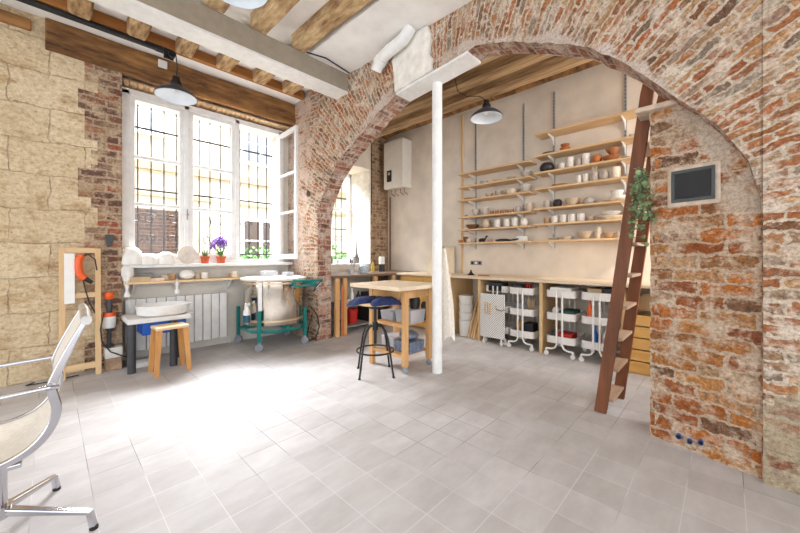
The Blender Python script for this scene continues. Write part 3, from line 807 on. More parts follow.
for y,l,zz in((2.93,'slotted grey upright nearest the far corner',3.42),(2.13,'slotted grey upright behind the right half of the left shelves',3.42),(1.70,'slotted grey upright behind the left half of the right shelves',3.45),(.87,'slotted grey upright nearest the ladder',3.52)):
    t=thing('shelf_upright',l,'shelf upright',(XR-.01,y,1.3),0,'slotted shelf uprights')
    m=MB(); m.box(XR-.016,XR-.001,y-.013,y+.013,1.30,zz); m.build('rail',W('upright_mat',(176,176,178),.4,.5),t,world=True)
    m=MB(); z=1.33
    while z<zz-.03: m.box(XR-.019,XR-.0155,y-.004,y+.004,z,z+.022); z+=.045
    m.build('slots',M_dark,t,world=True)
m=MB(); m.box(XR-.018,XR-.001,3.17,3.205,.9,3.56); tag(m.build('wall_batten',M_pinez,bevel=.002),'thin vertical wood batten at the left end of the shelves','batten')

# pottery ----------------------------------------------------------
F=338;HY=255.5
_a=math.atan(326/338); _fx,_fy=math.cos(_a),math.sin(_a)
def yAt(px,x):   # y on the wall plane x for a photo column
    t=(px-400)/F; dx=_fx+t*_fy; dy=_fy-t*_fx; return dy/dx*x
GL={'white':(232,226,216),'cream':(222,208,186),'grey':(186,176,164),'beige':(196,176,150),'brown':(120,80,54),'black':(40,36,38),'orange':(196,116,56),'amber':(164,100,56),'tan':(184,146,108),'ochre':(196,150,90)}
def glz(c): return W(c+'_glaze_mat',GL[c],.45,0,.08,30)
def pot(kind,c,px,shelfz,w,h,label,x=4.67,y=None,z=None,grp=None):
    y=yAt(px,x) if y is None else y; z=(shelfz if z is None else z)+.0005
    m=MB(); r=w/2; t=.005
    if kind=='cup': pr_=[(.001,0),(r*.86,0),(r,.012),(r,h),(r-t,h),(r-t,.012),(.001,.010)]
    elif kind=='bowl': pr_=[(.001,0),(r*.45,0),(r*.48,h*.08),(r*.80,h*.45),(r,h),(r-t,h),(r*.76,h*.5),(r*.4,h*.16),(.001,h*.14)]
    elif kind=='plate': pr_=[(.001,0),(r*.6,0),(r*.95,h*.8),(r,h),(r-.008,h),(r*.58,h*.4),(.001,h*.35)]
    elif kind=='jar': pr_=[(.001,0),(r*.6,0),(r*.95,h*.3),(r,h*.55),(r*.85,h*.85),(r*.6,h),(r*.6-t,h),(r*.8,h*.8),(r*.9,h*.5),(.001,.02)]
    elif kind=='vase': pr_=[(.001,0),(r*.8,0),(r,h*.5),(r*.7,h),(r*.7-t,h),(r*.9,h*.5),(.001,.02)]
    m.lathe(pr_,n=22,wob=.008)
    m.xf(Matrix.Translation((x,y,z)))
    nm={'cup':'cup','bowl':'bowl','plate':'plate','jar':'round_pot','vase':'vase'}[kind]
    o=m.build(nm,glz(c),smooth=True)
    tag(o,label,nm.replace('_',' '),grp or 'pottery on the wall shelves'); return o
def row(items,z,where):
    cnt={}
    kinds={}
    for it in items: kinds[(it[0],it[1])]=kinds.get((it[0],it[1]),0)+1
    ordn=['first','second','third','fourth','fifth','sixth','seventh','eighth']
    for it in items:
        k,c,px,wpx,hpx=it[:5]; lb=it[5] if len(it)>5 else None
        d=4.67*_fx+yAt(px,4.67)*_fy; s_=d/F*.86
        w=wpx*s_; h=hpx*d/F
        nm={'cup':'cup','bowl':'bowl','plate':'plate','jar':'round pot','vase':'tall vase'}[k]
        cc=cnt[(k,c)]=cnt.get((k,c),0)+1
        if kinds[(k,c)]>1: lab='%s %s, %s of its kind from the left, %s'%(c,nm,ordn[cc-1],where)
        elif lb: lab='%s %s %s, %s'%(c,nm,lb,where)
        else: lab='the only %s %s, %s'%(c,nm,where)
        pot(k,c,px,z,w,h,lab)
row([('plate','beige',470,10,1.5),('bowl','grey',484,10,3.5),('plate','beige',497,11,2.5),('bowl','beige',511,11,3),('bowl','grey',526,13,6)],LZ[1],'second shelf, left column')
row([('plate','tan',469,13,2),('bowl','beige',489,9,4),('bowl','grey',499,10,5.5),('bowl','cream',512,15,5),('bowl','grey',525,14,8)],LZ[2],'third shelf, left column')
row([('cup','tan',466,4,2.5),('bowl','grey',476,10,7),('cup','grey',485,8,7.5),('cup','amber',492,4.2,4),('cup','amber',497,4.2,4),('cup','amber',502,4.2,4),('cup','amber',507,4.2,4),('cup','tan',512,4,4),('cup','grey',518,6,6),('cup','beige',529,8,8)],LZ[3],'fourth shelf, left column')
row([('bowl','brown',472.5,16,4.5),('jar','beige',486,11,9),('cup','white',497.5,8.5,8),('cup','white',507,8,8),('cup','white',515,7.5,8.5),('jar','white',524,9,8)],LZ[4],'fifth shelf, left column')
row([('cup','orange',460.5,5,3),('cup','cream',469,6,3.6),('bowl','brown',465.5,6,6,'leaning behind the small cups')],LZ[5],'lowest shelf, left column')
# black figure, bird dish and box on the lowest left shelf
def onshelf(px,x=4.67): return (x,yAt(px,x))
x,y=onshelf(482); t=thing('clay_animal','small dark clay animal figure on the lowest left shelf','figurine',(x,y,LZ[5]))
m=MB(); m.ball((0,0,.035),.03,.06,.028); 
for a in(-.035,.035):
    for b_ in(-.014,.014): m.cyl((b_,a,0),(b_,a,.03),.008,n=8)
m.build('body',glz('black'),t,smooth=True)
m=MB(); m.cyl((0,-.05,.045),(0,-.075,.085),.012,.009,n=8); m.ball((0,-.082,.09),.015,.022,.014); m.build('head',glz('black'),t,smooth=True)
x,y=onshelf(490); m=MB(); m.box(x-.03,x+.03,y-.03,y+.03,LZ[5]+.0005,LZ[5]+.04); tag(m.build('clay_block',W('pinkish_mat',(196,150,140),.8),bevel=.005),'small pinkish clay block between two dark pieces on the lowest left shelf','clay block')
x,y=onshelf(503); m=MB(); m.ball((0,0,.022),.05,.13,.022); m.xf(Matrix.Translation((x,y,LZ[5]))); tag(m.build('oval_dish',glz('black'),smooth=True),'long black oval dish on the lowest left shelf','dish')
x,y=onshelf(513.5); m=MB(); m.bar((x-.06,y+.05,LZ[5]+.012),(x-.06,y-.10,LZ[5]+.03),.02,.02); tag(m.build('clay_tool',M_blackp,bevel=.003),'black handled tool lying in front of the white box','tool')
x,y=onshelf(522); m=MB(); m.box(x-.05,x+.05,y-.065,y+.065,LZ[5]+.0005,LZ[5]+.07); tag(m.build('small_box',M_paper,bevel=.002),'small white box at the right end of the lowest left shelf','box')
row([('plate','black',549,15,2),('bowl','orange',565,12,3.8,'under the amber one'),('cup','grey',632,6,4)],RZ[1],'second shelf, right column')
def stack(c,px,z,w,h,lab):
    d=4.67*_fx+yAt(px,4.67)*_fy; pot('bowl',c,px,z,w*d/F*.86,h*d/F,lab)
stack('amber',565,RZ[1]+.047,10,4,'amber bowl stacked on the orange bowl on the second right shelf')
row([('jar','black',547,16,9.5),('cup','white',562,8,6.5),('cup','white',570.5,8,11),('cup','grey',578.5,7,8),('cup','white',586,8.5,12),('jar','orange',597,10.5,9.5),('bowl','amber',611,18,5.5),('plate','black',626,13,1.6)],RZ[2],'third shelf, right column')
stack('amber',612.5,RZ[2]+.085,14,6,'smaller amber bowl stacked on the wide amber bowl on the third right shelf')
row([('plate','tan',560,18,2),('cup','white',579,6.5,8.5),('cup','white',586,6.5,9),('cup','grey',594.5,9,9),('jar','grey',604.5,10,10),('cup','cream',615.5,10,12),('vase','white',629,6,9)],RZ[3],'fourth shelf, right column')
# brushes in the grey cup
d_=yAt(594.5,4.67); t=thing('brush_bundle','bundle of pale brushes standing in a grey cup on the fourth right shelf','brushes',(4.67,d_,RZ[3]+.015))
for k in range(6):
    a=k*1.05; m=MB(); m.cyl((.008*math.cos(a),.008*math.sin(a),0),(.03*math.cos(a),.03*math.sin(a),.19+.02*(k%3)),.004,n=6); m.cyl((.03*math.cos(a),.03*math.sin(a),.19+.02*(k%3)),(.033*math.cos(a),.033*math.sin(a),.22+.02*(k%3)),.006,.003,n=6); m.build('brush',glz('cream'),t)
row([('cup','grey',547,8,7.5),('jar','black',557.5,10,8),('bowl','beige',572,16,7.5),('bowl','tan',582,7,3),('jar','grey',589,12,7),('plate','cream',614,24,3,'under the stack of white bowls'),('bowl','white',617,18,6,'sitting on the wide plate')],RZ[4],'fifth shelf, right column')
stack('white',617,RZ[4]+.06,14,6,'upper white bowl of the stack on the fifth right shelf')
row([('cup','tan',547,7,6),('cup','white',555,8,7.5),('cup','white',563.5,8.5,8),('cup','white',572,8.5,8),('cup','white',581,8.5,8),('cup','beige',591,8,5),('plate','cream',610,26,4,'bottom of the stacked plates')],RZ[5],'sixth shelf, right column')
stack('white',610,RZ[5]+.056,22,3.5,'white dish on the cream plate on the sixth right shelf')
row([('plate','beige',554,12,2),('plate','cream',567,14,3),('bowl','beige',585,17,7.5),('vase','cream',598.5,7,12),('bowl','tan',609,13,5.5),('cup','cream',620,8,6.5)],RZ[6],'lowest shelf, right column')

# ---------------------------------------------------------------- counters
m=MB(); m.box(4.16,XR-.002,-.58,4.10,.868,.90); tag(m.build('worktop',M_top,bevel=.004),'long pale wooden worktop below the pottery shelves','worktop')
m=MB(); m.box(XB+.02,XR-.002,4.104,4.998,.862,.90); tag(m.build('worktop',W('dark_worktop_mat',(112,88,72),.4,0,.08),bevel=.004),'dark worktop with sink under the small window','worktop')
for y,l in((3.0,'plywood support panel beside the stack of white buckets'),(2.50,'plywood support panel between the buckets and the pegboard cart'),(1.64,'plywood support panel between the two pairs of white carts'),(.78,'plywood support panel behind the ladder'),(-.2,'plywood support panel behind the brick infill')):
    if y<0: continue
    m=MB(); m.box(4.19,XR-.01,y-.018,y+.018,0,.867); tag(m.build('plywood_divider',M_ply,bevel=.002),l,'panel','plywood panels under the worktop')
# wall socket
t=thing('wall_socket','triple grey wall socket above the worktop','socket',(XR-.008,2.92,1.08))
m=MB(); m.box(XR-.009,XR-.0005,2.82,3.03,1.045,1.115); m.build('plate',W('socket_grey_mat',(150,146,142),.4),t,world=True,bevel=.003)
for k in range(3):
    yy=2.857+k*.068; m=MB(); m.cyl((XR-.012,yy,1.08),(XR-.009,yy,1.08),.022,n=16); m.build('outlet',M_black if k!=1 else M_white,t,world=True)
# leaning board
m=MB(); m.prism([(3.28,.901),(3.86,.901),(3.80,1.34),(3.33,1.36)],4.70,4.72,'x'); b0=m
sh_=Matrix.Shear('XY',4,(0,0)) if False else None
for i,v in enumerate(m.v): m.v[i]=(v[0]+(v[2]-.9)*.17,v[1],v[2])
tag(m.build('leaning_board',W('pale_board_mat',(226,208,178),.7,0,.03),bevel=.002),'pale board leaning on the wall at the left of the worktop','board')
x,y=4.45,yAt(471,4.45)
m=MB(); m.lathe([(.001,0),(.055,0),(.055,.01),(.025,.035),(.012,.06),(.016,.075),(.001,.08)],(x,y,.901),n=18); tag(m.build('ink_bottle',M_black,smooth=True),'small black bottle-shaped object on the worktop below the socket','bottle')
x,y=4.4,yAt(478,4.4)
m=MB(); m.bar((x,y,.908),(x+.05,y-.16,.908),.02,.012); tag(m.build('pencil_case',M_red,bevel=.003),'thin reddish tool lying on the worktop','tool')

# under-counter: drawers seen behind the table
dc=thing('drawer_cabinet','yellow pine drawer cabinet behind the work table','cabinet',(4.5,3.62,0))
m=MB(); m.box(4.24,4.80,3.06,4.08,0.02,.86); m.build('body',M_crate,dc,world=True,bevel=.003)
for r in range(4):
    for c in range(2):
        m=MB(); m.box(4.222,4.24,3.09+c*.49,3.56+c*.49,.06+r*.2,.24+r*.2); d=m.build('drawer',M_crate,dc,world=True,bevel=.003)
        k=MB(); yy=3.325+c*.49; k.box(4.205,4.222,yy-.04,yy+.04,.14+r*.2,.16+r*.2); k.build('handle',M_dark,d,world=True)
# buckets
for k in range(4):
    z=.001+k*.1275 if k<4 else 0
    big=k<1
    h=.235 if k==0 else (.12)
    z=0.001 if k==0 else .237+ (k-1)*.122
    yb=yAt(466,4.36)
    t=thing('lidded_bucket','white lidded bucket under the worktop, %s of the stack'%['bottom','second from the bottom','third from the bottom','top'][k],'bucket',(4.36,yb,z),0,'stacked white buckets')
    m=MB(); m.lathe([(.001,0),(.095,0),(.105,h-.02),(.001,h-.02)],n=24); m.build('bucket',M_paper,t,smooth=True)
    m=MB(); m.lathe([(.001,h-.02),(.112,h-.02),(.112,h),(.001,h)],n=24); m.build('lid',M_white,t,smooth=True)
# timber offcuts
for k,(dy,hh,c) in enumerate(((0,.58,'tallest'),(-.042,.50,'second'),(-.084,.62,'third'),(-.126,.46,'shortest'))):
    y=2.70+dy; m=MB(); m.bar((4.24,y,.0),(4.50,y,hh),.022,.03,up=(0,1,0)); tag(m.build('wood_strip',M_pinez),'thin wood strip leaning beside the buckets, %s'%['leftmost','second from the left','third from the left','rightmost'][k],'wood strip','wood strips under the worktop')

# ---------------------------------------------------------------- trolleys
def rrect(cx,cy,w,d,r,n=5):
    out=[]
    for (sx,sy,a0) in((1,1,0),(-1,1,PI/2),(-1,-1,PI),(1,-1,1.5*PI)):
        for i in range(n+1):
            a=a0+PI/2*i/n; out.append((cx+sx*(w/2-r)+r*math.cos(a),cy+sy*(d/2-r)+r*math.sin(a)))
    return out
M_cart=W('cart_white_mat',(234,230,224),.4,0,.02)
def make_trolley(label,loc):
    t=thing('utility_cart',label,'cart',loc,0,'white three-tier carts')
    D=.44;Wd=.33
    for z in(.15,.43,.70):
        m=MB(); hh=.085; o_=rrect(0,0,D,Wd,.05); i_=rrect(0,0,D-.008,Wd-.008,.047); n=len(o_)
        vs=[(x,y,z) for x,y in o_]+[(x,y,z+hh) for x,y in o_]+[(x,y,z+hh) for x,y in i_]+[(x,y,z+.004) for x,y in i_]
        fs=[(i,(i+1)%n,n+(i+1)%n,n+i) for i in range(n)]+[(n+i,n+(i+1)%n,2*n+(i+1)%n,2*n+i) for i in range(n)]+[(2*n+i,2*n+(i+1)%n,3*n+(i+1)%n,3*n+i) for i in range(n)]
        fs+=[tuple(range(n-1,-1,-1)),tuple(range(3*n,4*n))]
        m.add(vs,fs); m.build('basket',M_cart,t,smooth=True)
    for sx in(-1,1):
        m=MB()
        for sy in(-1,1):
            X_=sx*(D/2+.012)
            m.tube([(X_,sy*.032,.78),(X_,sy*.032,.14),(X_,sy*.05,.10),(X_,sy*.09,.082),(X_,sy*.155,.080)],.011,8)
        m.build('upright_frame',M_cart,t,smooth=True)
        for sy in(-1,1):
            m=MB(); X_=sx*(D/2+.012)-sx*.0
            m.cyl((X_-.014,sy*.15,.026),(X_+.014,sy*.15,.026),.026,n=16); m.box(X_-.018,X_+.018,sy*.15-.008,sy*.15+.008,.03,.078); m.build('caster',M_cart,t)
    return t
cx=4.42
carts=[('white cart behind the pegboard panel, leftmost of the four',2.27),('white cart right of the pegboard, second of the four',1.90),('white cart right of the middle plywood panel, third of the four',1.42),('white cart half behind the ladder, last of the four',1.03)]
t0=make_trolley(carts[0][0],(cx+.04,2.27,0))
for l,y in carts[1:]: dup(t0,l,(cx,y,0))
# pegboard hung on the first cart
pg=thing('pegboard','white perforated pegboard panel hooked on the leftmost cart','pegboard',(4.16,2.28,.08))
m=MB(); m.box(4.155,4.17,2.10,2.46,.085,.68); m.build('panel',M_peg,pg,world=True,bevel=.003)
for yy in(2.14,2.40):
    m=MB(); m.cyl((4.15,yy-.01,.026),(4.15,yy+.012,.026),.025,n=14); m.box(4.142,4.158,yy-.008,yy+.008,.03,.09); m.build('caster',M_cart,pg,world=True)
for k in range(3):
    yy=2.38-k*.04; m=MB(); m.bar((4.148,yy,.56),(4.148,yy,.40),.018,.008,up=(0,1,0)); tag(m.build('wooden_tool',M_pinez),'wooden clay tool hanging on the pegboard, %s of three'%['leftmost','middle','rightmost'][k],'tool','wooden tools on the pegboard')
m=MB(); m.tube([(4.145,2.22,.52),(4.13,2.20,.48),(4.13,2.12,.47),(4.14,2.07,.49)],.008,6); tag(m.build('clamp',M_steel),'metal clamp hanging on the right of the pegboard','clamp')
# contents
def crate_item(kind,mat,loc,sz,label,cat,nm):
    m=MB()
    if kind=='box': m.box(-sz[0]/2,sz[0]/2,-sz[1]/2,sz[1]/2,0,sz[2])
    elif kind=='bottle': r=sz[0]; h=sz[2]; m.lathe([(.001,0),(r,0),(r,h*.62),(r*.35,h*.8),(r*.35,h),(.001,h)],n=16)
    elif kind=='bundle':
        for k in range(9): 
            a=k*.7; m.cyl((.01*math.cos(a),.012*math.sin(a),0),(sz[0]*math.cos(a),sz[1]*math.sin(a),sz[2]*(.8+.2*((k*7)%5)/4)),.005,n=6)
    elif kind=='ball': m.ball((0,0,sz[2]/2),sz[0]/2,sz[1]/2,sz[2]/2)
    m.xf(Matrix.Translation(loc)); o=m.build(nm,mat,smooth=kind!='box',bevel=.003 if kind=='box' else 0); return tag(o,label,cat)
CI=crate_item
CI('box',M_dark,(cx-.08,2.28,.706),(.2,.2,.12),'dark box of papers in the top tier of the pegboard cart','box','storage_box')
CI('bundle',M_birch,(cx+.05,2.2,.706),(.05,.05,.17),'bundle of wooden tools in the top tier of the pegboard cart','tools','tool_bundle')
CI('bundle',M_red,(cx-.1,1.84,.706),(.05,.05,.15),'bundle of red-tipped tools in the top tier of the second cart','tools','tool_bundle')
CI('box',M_dark,(cx-.08,1.96,.706),(.18,.1,.11),'dark small box in the top tier of the second cart','box','storage_box')
CI('bundle',M_pine,(cx-.08,1.82,.436),(.05,.05,.22),'sheaf of pale wood sticks in the middle tier of the second cart','sticks','tool_bundle')
CI('ball',M_glasscup,(cx-.08,1.98,.436),(.1,.1,.16),'grey bag in the middle tier of the second cart','bag','clay_bag')
CI('ball',M_oak,(cx-.08,1.97,.156),(.13,.12,.2),'brown ball of material in the bottom tier of the second cart','clay lump','clay_lump')
CI('box',M_blackp,(cx-.08,1.83,.156),(.16,.13,.17),'black box in the bottom tier of the second cart','box','storage_box')
CI('box',M_paper,(cx-.05,1.42,.706),(.3,.24,.11),'stack of white papers in the top tier of the third cart','papers','paper_stack')
CI('box',W('dark_teal_mat',(40,84,74),.6),(cx-.05,1.36,.436),(.26,.16,.105),'green flat box in the middle tier of the third cart','box','storage_box')
CI('ball',M_white,(cx-.1,1.50,.436),(.1,.1,.14),'white bag in the middle tier of the third cart','bag','clay_bag')
CI('box',M_red,(cx-.08,1.38,.156),(.2,.16,.115),'red box in the bottom tier of the third cart','box','storage_box')
CI('ball',M_dark,(cx-.1,1.52,.156),(.1,.08,.13),'dark bag in the bottom tier of the third cart','bag','clay_bag')
CI('box',M_card,(cx-.05,1.06,.706),(.28,.14,.12),'tan folder stack in the top tier of the last cart','papers','paper_stack')
CI('box',M_blackp,(cx-.05,.93,.706),(.28,.08,.13),'black folder in the top tier of the last cart','folder','folder')
CI('bottle',M_orange,(cx-.13,1.12,.436),(.028,.028,.25),'orange bottle in the middle tier of the last cart','bottle','bottle')
CI('bottle',M_blue,(cx-.13,1.065,.156),(.028,.028,.25),'blue bottle standing in the last cart','bottle','bottle')
CI('bottle',M_paper,(cx-.12,.95,.156),(.045,.045,.26),'white spray bottle standing in the last cart','bottle','bottle')
CI('ball',W('pink_bag_mat',(220,150,140),.7),(cx+.02,1.0,.156),(.14,.14,.14),'pink bag in the bottom tier of the last cart','bag','clay_bag')

# slatted crate right of ladder
ck=thing('slatted_crate','yellow slatted wooden crate under the worktop behind the ladder','crate',(4.3,.56,0))
m=MB()
for k in range(5):
    z=.02+k*.118; m.box(4.12,4.135,.36,.76,z,z+.105)
m.build('front_slats',M_crate,ck,world=True,bevel=.002)
m=MB(); m.box(4.135,4.5,.745,.76,.0,.60); m.box(4.135,4.5,.36,.375,.0,.60); m.box(4.135,4.5,.375,.745,.0,.015); m.build('side_panel',M_crate,ck,world=True)
m=MB(); pts=[(.36,.60)]+[(.56+.2*math.cos(a),.60+.17*math.sin(a)) for a in [i*PI/14 for i in range(15)]][::-1]+[(.76,.60)]
pts=[(.56-.2*math.cos(i*PI/16),.60+.19*math.sin(i*PI/16)) for i in range(17)]
m.prism(pts,4.49,4.505,'x'); m.build('arched_back',M_ply,ck,world=True)

# ---------------------------------------------------------------- ladder
ld=thing('wooden_ladder','dark brown wooden ladder leaning steeply beside the brick infill','ladder',(3.1,.67,0))
def lp(x,z): # centre line of a stile
    return (x,.692-(x-2.93)*.1-(.307-(x-2.93)*.03)*z/2.45,z)
for x,zt_ in((2.93,2.52),(3.33,2.47)):
    m=MB(); a=Vector(lp(x,0)); c=Vector(lp(x,zt_))
    n=14
    secs=[]
    dirv=(c-a).normalized(); wv=Vector((0,dirv.z,-dirv.y))
    for i in range(n+1):
        t=i/n; p=a+(c-a)*t; ww=.040 if t<.97 else .025
        wob=.003*nz((x*3,t*9,0))
        for (sx,sy) in((-1,-1),(1,-1),(1,1),(-1,1)): secs.append(p+Vector((sx*.019,0,0))+wv*(sy*ww+wob))
    fs=[(i*4+k,i*4+(k+1)%4,i*4+4+(k+1)%4,i*4+4+k) for i in range(n) for k in range(4)]+[(3,2,1,0),(n*4,n*4+1,n*4+2,n*4+3)]
    mn=min(v.z for v in secs[:4])
    secs=[Vector((v.x,v.y,max(v.z,0.0) if i<4 else v.z)) for i,v in enumerate(secs)]
    m.add(secs,fs); m.build('stile',M_ladder,ld,world=True,bevel=.003)
for k in range(10):
    z=.10+.237*k; p=lp(3.13,z); m=MB(); m.box(2.949,3.311,p[1]-.05,p[1]+.05,z-.011,z+.011); m.build('tread',M_tread,ld,world=True,bevel=.002)

# eucalyptus
eu=thing('eucalyptus_bunch','grey-green eucalyptus bunch hanging on the ladder beside the dark grille','hanging plant',(2.74,.44,1.28))
m=MB(); rd=random.Random(3); lv=MB()
for k in range(8):
    a=k*.8; tip=Vector((2.78+.03*math.cos(a),.405+.065*math.sin(a*1.3),1.30+.03*k)); top=Vector((2.83,.425,1.80)); mid=(tip+top)/2+Vector((-.05,.035*math.sin(a*1.7),.03))
    pts=[top*(1-t)**2+mid*2*t*(1-t)+tip*t*t for t in[i/8 for i in range(9)]]
    m.tube(pts,.0025,5)
    for p in pts[1:]:
        for q in range(3):
            b_=len(lv.v); s_=rd.uniform(.026,.042); nn=8
            lv.add([(s_*.5*math.cos(2*PI*i/nn),s_*.55+s_*.55*math.sin(2*PI*i/nn),.004*math.cos(4*PI*i/nn)) for i in range(nn)],[tuple(range(nn))])
            R=Matrix.Rotation(rd.uniform(0,6.28),4,'Z')@Matrix.Rotation(rd.uniform(-1.3,1.3),4,'X')
            lv.xf(Matrix.Translation(p+Vector((rd.gauss(0,.008),rd.gauss(0,.012),rd.gauss(0,.012))))@R,b_)
m.build('stems',M_stem,eu,world=True); lv.build('leaves',M_euc,eu,world=True)

# wall grille on the infill
gp=thing('wall_grille','dark grey framed ventilation grille set in the orange brick infill','grille',(2.66,.145,1.52))
def skew(mb):
    for i,v in enumerate(mb.v): mb.v[i]=(v[0]+(v[1]-.145)*.26,v[1],v[2])
    return mb
xf=ix(.145)
m=MB(); m.box(xf-.028,xf+.02,.045,.250,1.532,1.552);m.box(xf-.028,xf+.02,.045,.250,1.708,1.728);m.box(xf-.028,xf+.02,.045,.063,1.552,1.708);m.box(xf-.028,xf+.02,.232,.250,1.552,1.708)
skew(m).build('frame',M_frameg,gp,world=True,bevel=.003)
m=MB(); m.box(xf-.017,xf+.01,.063,.232,1.552,1.708); skew(m).build('backing',W('grille_back_mat',(56,56,57),.8),gp,world=True)
m=MB()
for k in range(18): m.box(xf-.022,xf-.017,.066+k*.0093,.070+k*.0093,1.552,1.708)
for k in range(12): m.box(xf-.021,xf-.018,.063,.232,1.558+k*.013,1.560+k*.013)
skew(m).build('mesh_panel',M_screen,gp,world=True)
m=MB(); m.box(xf-.010,xf+.02,.020,.272,1.505,1.755); skew(m)
tag(m.build('trim_6',W('mortar_mat',(204,184,164),.93,0,.1,20,.4),bevel=.012),'cream mortar surround of the grille','mortar',kind='structure')
# blue conduits
for k,(px,py) in enumerate(((679,435),(690,440),(701,441))):
    t_=(px-400)/F; dx=_fx+t_*_fy; dy=_fy-t_*_fx; kk=2.72/(dx); 
    for _ in range(5): kk=ix(kk*dy)/dx
    y=kk*dy; z=1.2+(HY-py)/F*kk; x=ix(y)
    t=thing('conduit_end','blue conduit end stubbing out of the brick infill, %s of three'%['leftmost','middle','rightmost'][k],'conduit',(x,y,z),0,'blue conduit ends')
    m=MB(); m.cyl((-.035,0,0),(.03,0,0),.013,n=14,caps=False); m.build('tube',M_blue,t,smooth=True)
    m=MB(); m.cyl((-.030,0,0),(.0,0,0),.009,n=12); m.build('plug',M_black,t)

# ---------------------------------------------------------------- water heater
hb=thing('water_heater','white wall-mounted water heater in the far corner','water heater',(4.69,4.58,2.49))
m=MB(); m.box(4.556,XR-.002,4.33,4.84,2.49,3.40); m.build('casing',W('heater_mat',(226,220,210),.35,0,.02),hb,world=True,bevel=.012)
m=MB(); m.box(4.546,4.556,4.62,4.74,2.62,2.84); p_=m.build('control_panel',M_black,hb,world=True,bevel=.003)
m=MB(); m.box(4.543,4.546,4.65,4.71,2.75,2.80); m.build('display',M_glasscup,p_,world=True)
for yy in(4.42,4.52,4.66,4.76):
    m=MB(); m.tube([(4.70,yy,2.49),(4.70,yy,2.42),(4.79,yy,2.38)],.011,8); m.build('pipe',W('copper_mat',(176,150,136),.35,.8),hb,world=True,smooth=True)
m=MB(); m.tube([(4.79,4.90,.905),(4.79,4.90,2.38)],.014,8); tag(m.build('riser_pipe',W('brown_pipe_mat',(120,80,58),.6),smooth=True),'brown vertical pipe below the water heater in the corner','pipe')
m=MB(); m.tube([(4.37,4.985,3.45),(4.37,4.985,2.0)],.008,6); tag(m.build('wall_cable',M_black),'thin black cable down the brown brick pier','cable')

# ---------------------------------------------------------------- work table
tb=thing('work_table','pale butcher-block work table on birch legs beside the white pole','table',(2.47,2.57,0))
X0,X1,Y0,Y1=2.50,2.88,2.30,2.87
m=MB(); m.box(2.265,2.93,2.195,2.94,.862,.90); m.build('tabletop',M_btop,tb,world=True,bevel=.003)
for(x,y,c) in((X0,Y0+.04,1),(X1,Y0+.04,1),(X0,Y1-.03,0),(X1,Y1-.03,0)):
    m=MB(); z=.075 if c else 0; m.box(x-.026,x+.026,y-.026,y+.026,z,.862); lg_=m.build('leg',M_birch,tb,world=True,bevel=.003)
    if c:
        k=MB(); k.cyl((x-.012,y,.030),(x+.012,y,.030),.030,n=18); k.box(x-.018,x+.018,y-.010,y+.010,.032,.075); k.build('caster',M_rubber,lg_,world=True)
m=MB(); m.box(X0-.012,X0+.012,Y0+.067,Y1-.057,.76,.861); m.box(X1-.012,X1+.012,Y0+.067,Y1-.057,.76,.861); m.box(X0+.027,X1-.027,Y0+.03,Y0+.05,.76,.861); m.box(X0+.027,X1-.027,Y1-.04,Y1-.02,.76,.861); m.build('apron',M_birch,tb,world=True,bevel=.002)
m=MB(); m.box(X0-.020,X0-.013,Y0+.12,Y0+.48,.775,.85); dr=m.build('drawer',M_birch,tb,world=True)
k=MB(); k.cyl((X0-.035,Y0+.30,.81),(X0-.02,Y0+.30,.81),.012,n=12); k.build('knob',M_birch,dr,world=True)
for z in(.17,.48):
    m=MB(); m.box(X0-.012,X0+.012,Y0+.067,Y1-.057,z-.02,z+.012); m.box(X1-.012,X1+.012,Y0+.067,Y1-.057,z-.02,z+.012)
    n=13
    for k in range(n):
        y=Y0+.07+k*(Y1-Y0-.16)/n; m.box(X0+.012,X1-.012,y,y+.022,z-.010,z+.008)
    m.build('slatted_shelf',M_birch,tb,world=True)
def tub(loc,w,d,h,mat,label,cat='box',nm='plastic_tub'):
    m=MB(); m.box(-w/2,w/2,-d/2,d/2,0,h); 
    for i in range(4): v=m.v[i]; m.v[i]=(v[0]*.9,v[1]*.9,v[2])
    m.xf(Matrix.Translation(loc)); return tag(m.build(nm,mat,bevel=.008),label,cat)
tub((2.70,2.45,.4885),.24,.24,.14,M_clear,'clear plastic tub on the upper slatted shelf of the table')
tub((2.68,2.70,.4885),.2,.2,.10,M_glasscup,'grey tub on the upper slatted shelf of the table, far side')
M_bin=W('blue_grey_mat',(112,122,140),.4,0,.2,25)
tub((2.68,2.45,.1785),.24,.24,.12,M_bin,'blue-grey bowl tub on the lower slatted shelf of the table')
tub((2.70,2.70,.1785),.22,.2,.13,M_clear,'clear tub on the lower slatted shelf of the table')
m=MB(); m.ball((0,0,.05),.10,.11,.05); m.xf(Matrix.Translation((2.68,2.45,.299))); tag(m.build('clay_bag',M_bin,smooth=True),'crumpled blue-grey bag on the lower tub under the table','bag')
m=MB(); m.lathe([(.001,0),(.05,0),(.06,.09),(.045,.13),(.02,.15),(.001,.15)],(2.74,2.42,.629),n=16); tag(m.build('flask',M_blackp,smooth=True),'black flask on the clear tub under the table','flask')
m=MB(); m.lathe([(.001,0),(.035,0),(.035,.16),(.02,.2),(.001,.2)],(2.87,2.40,.489),n=14); tag(m.build('bottle',M_blackp,smooth=True),'black bottle at the end of the upper slatted shelf of the table','bottle')

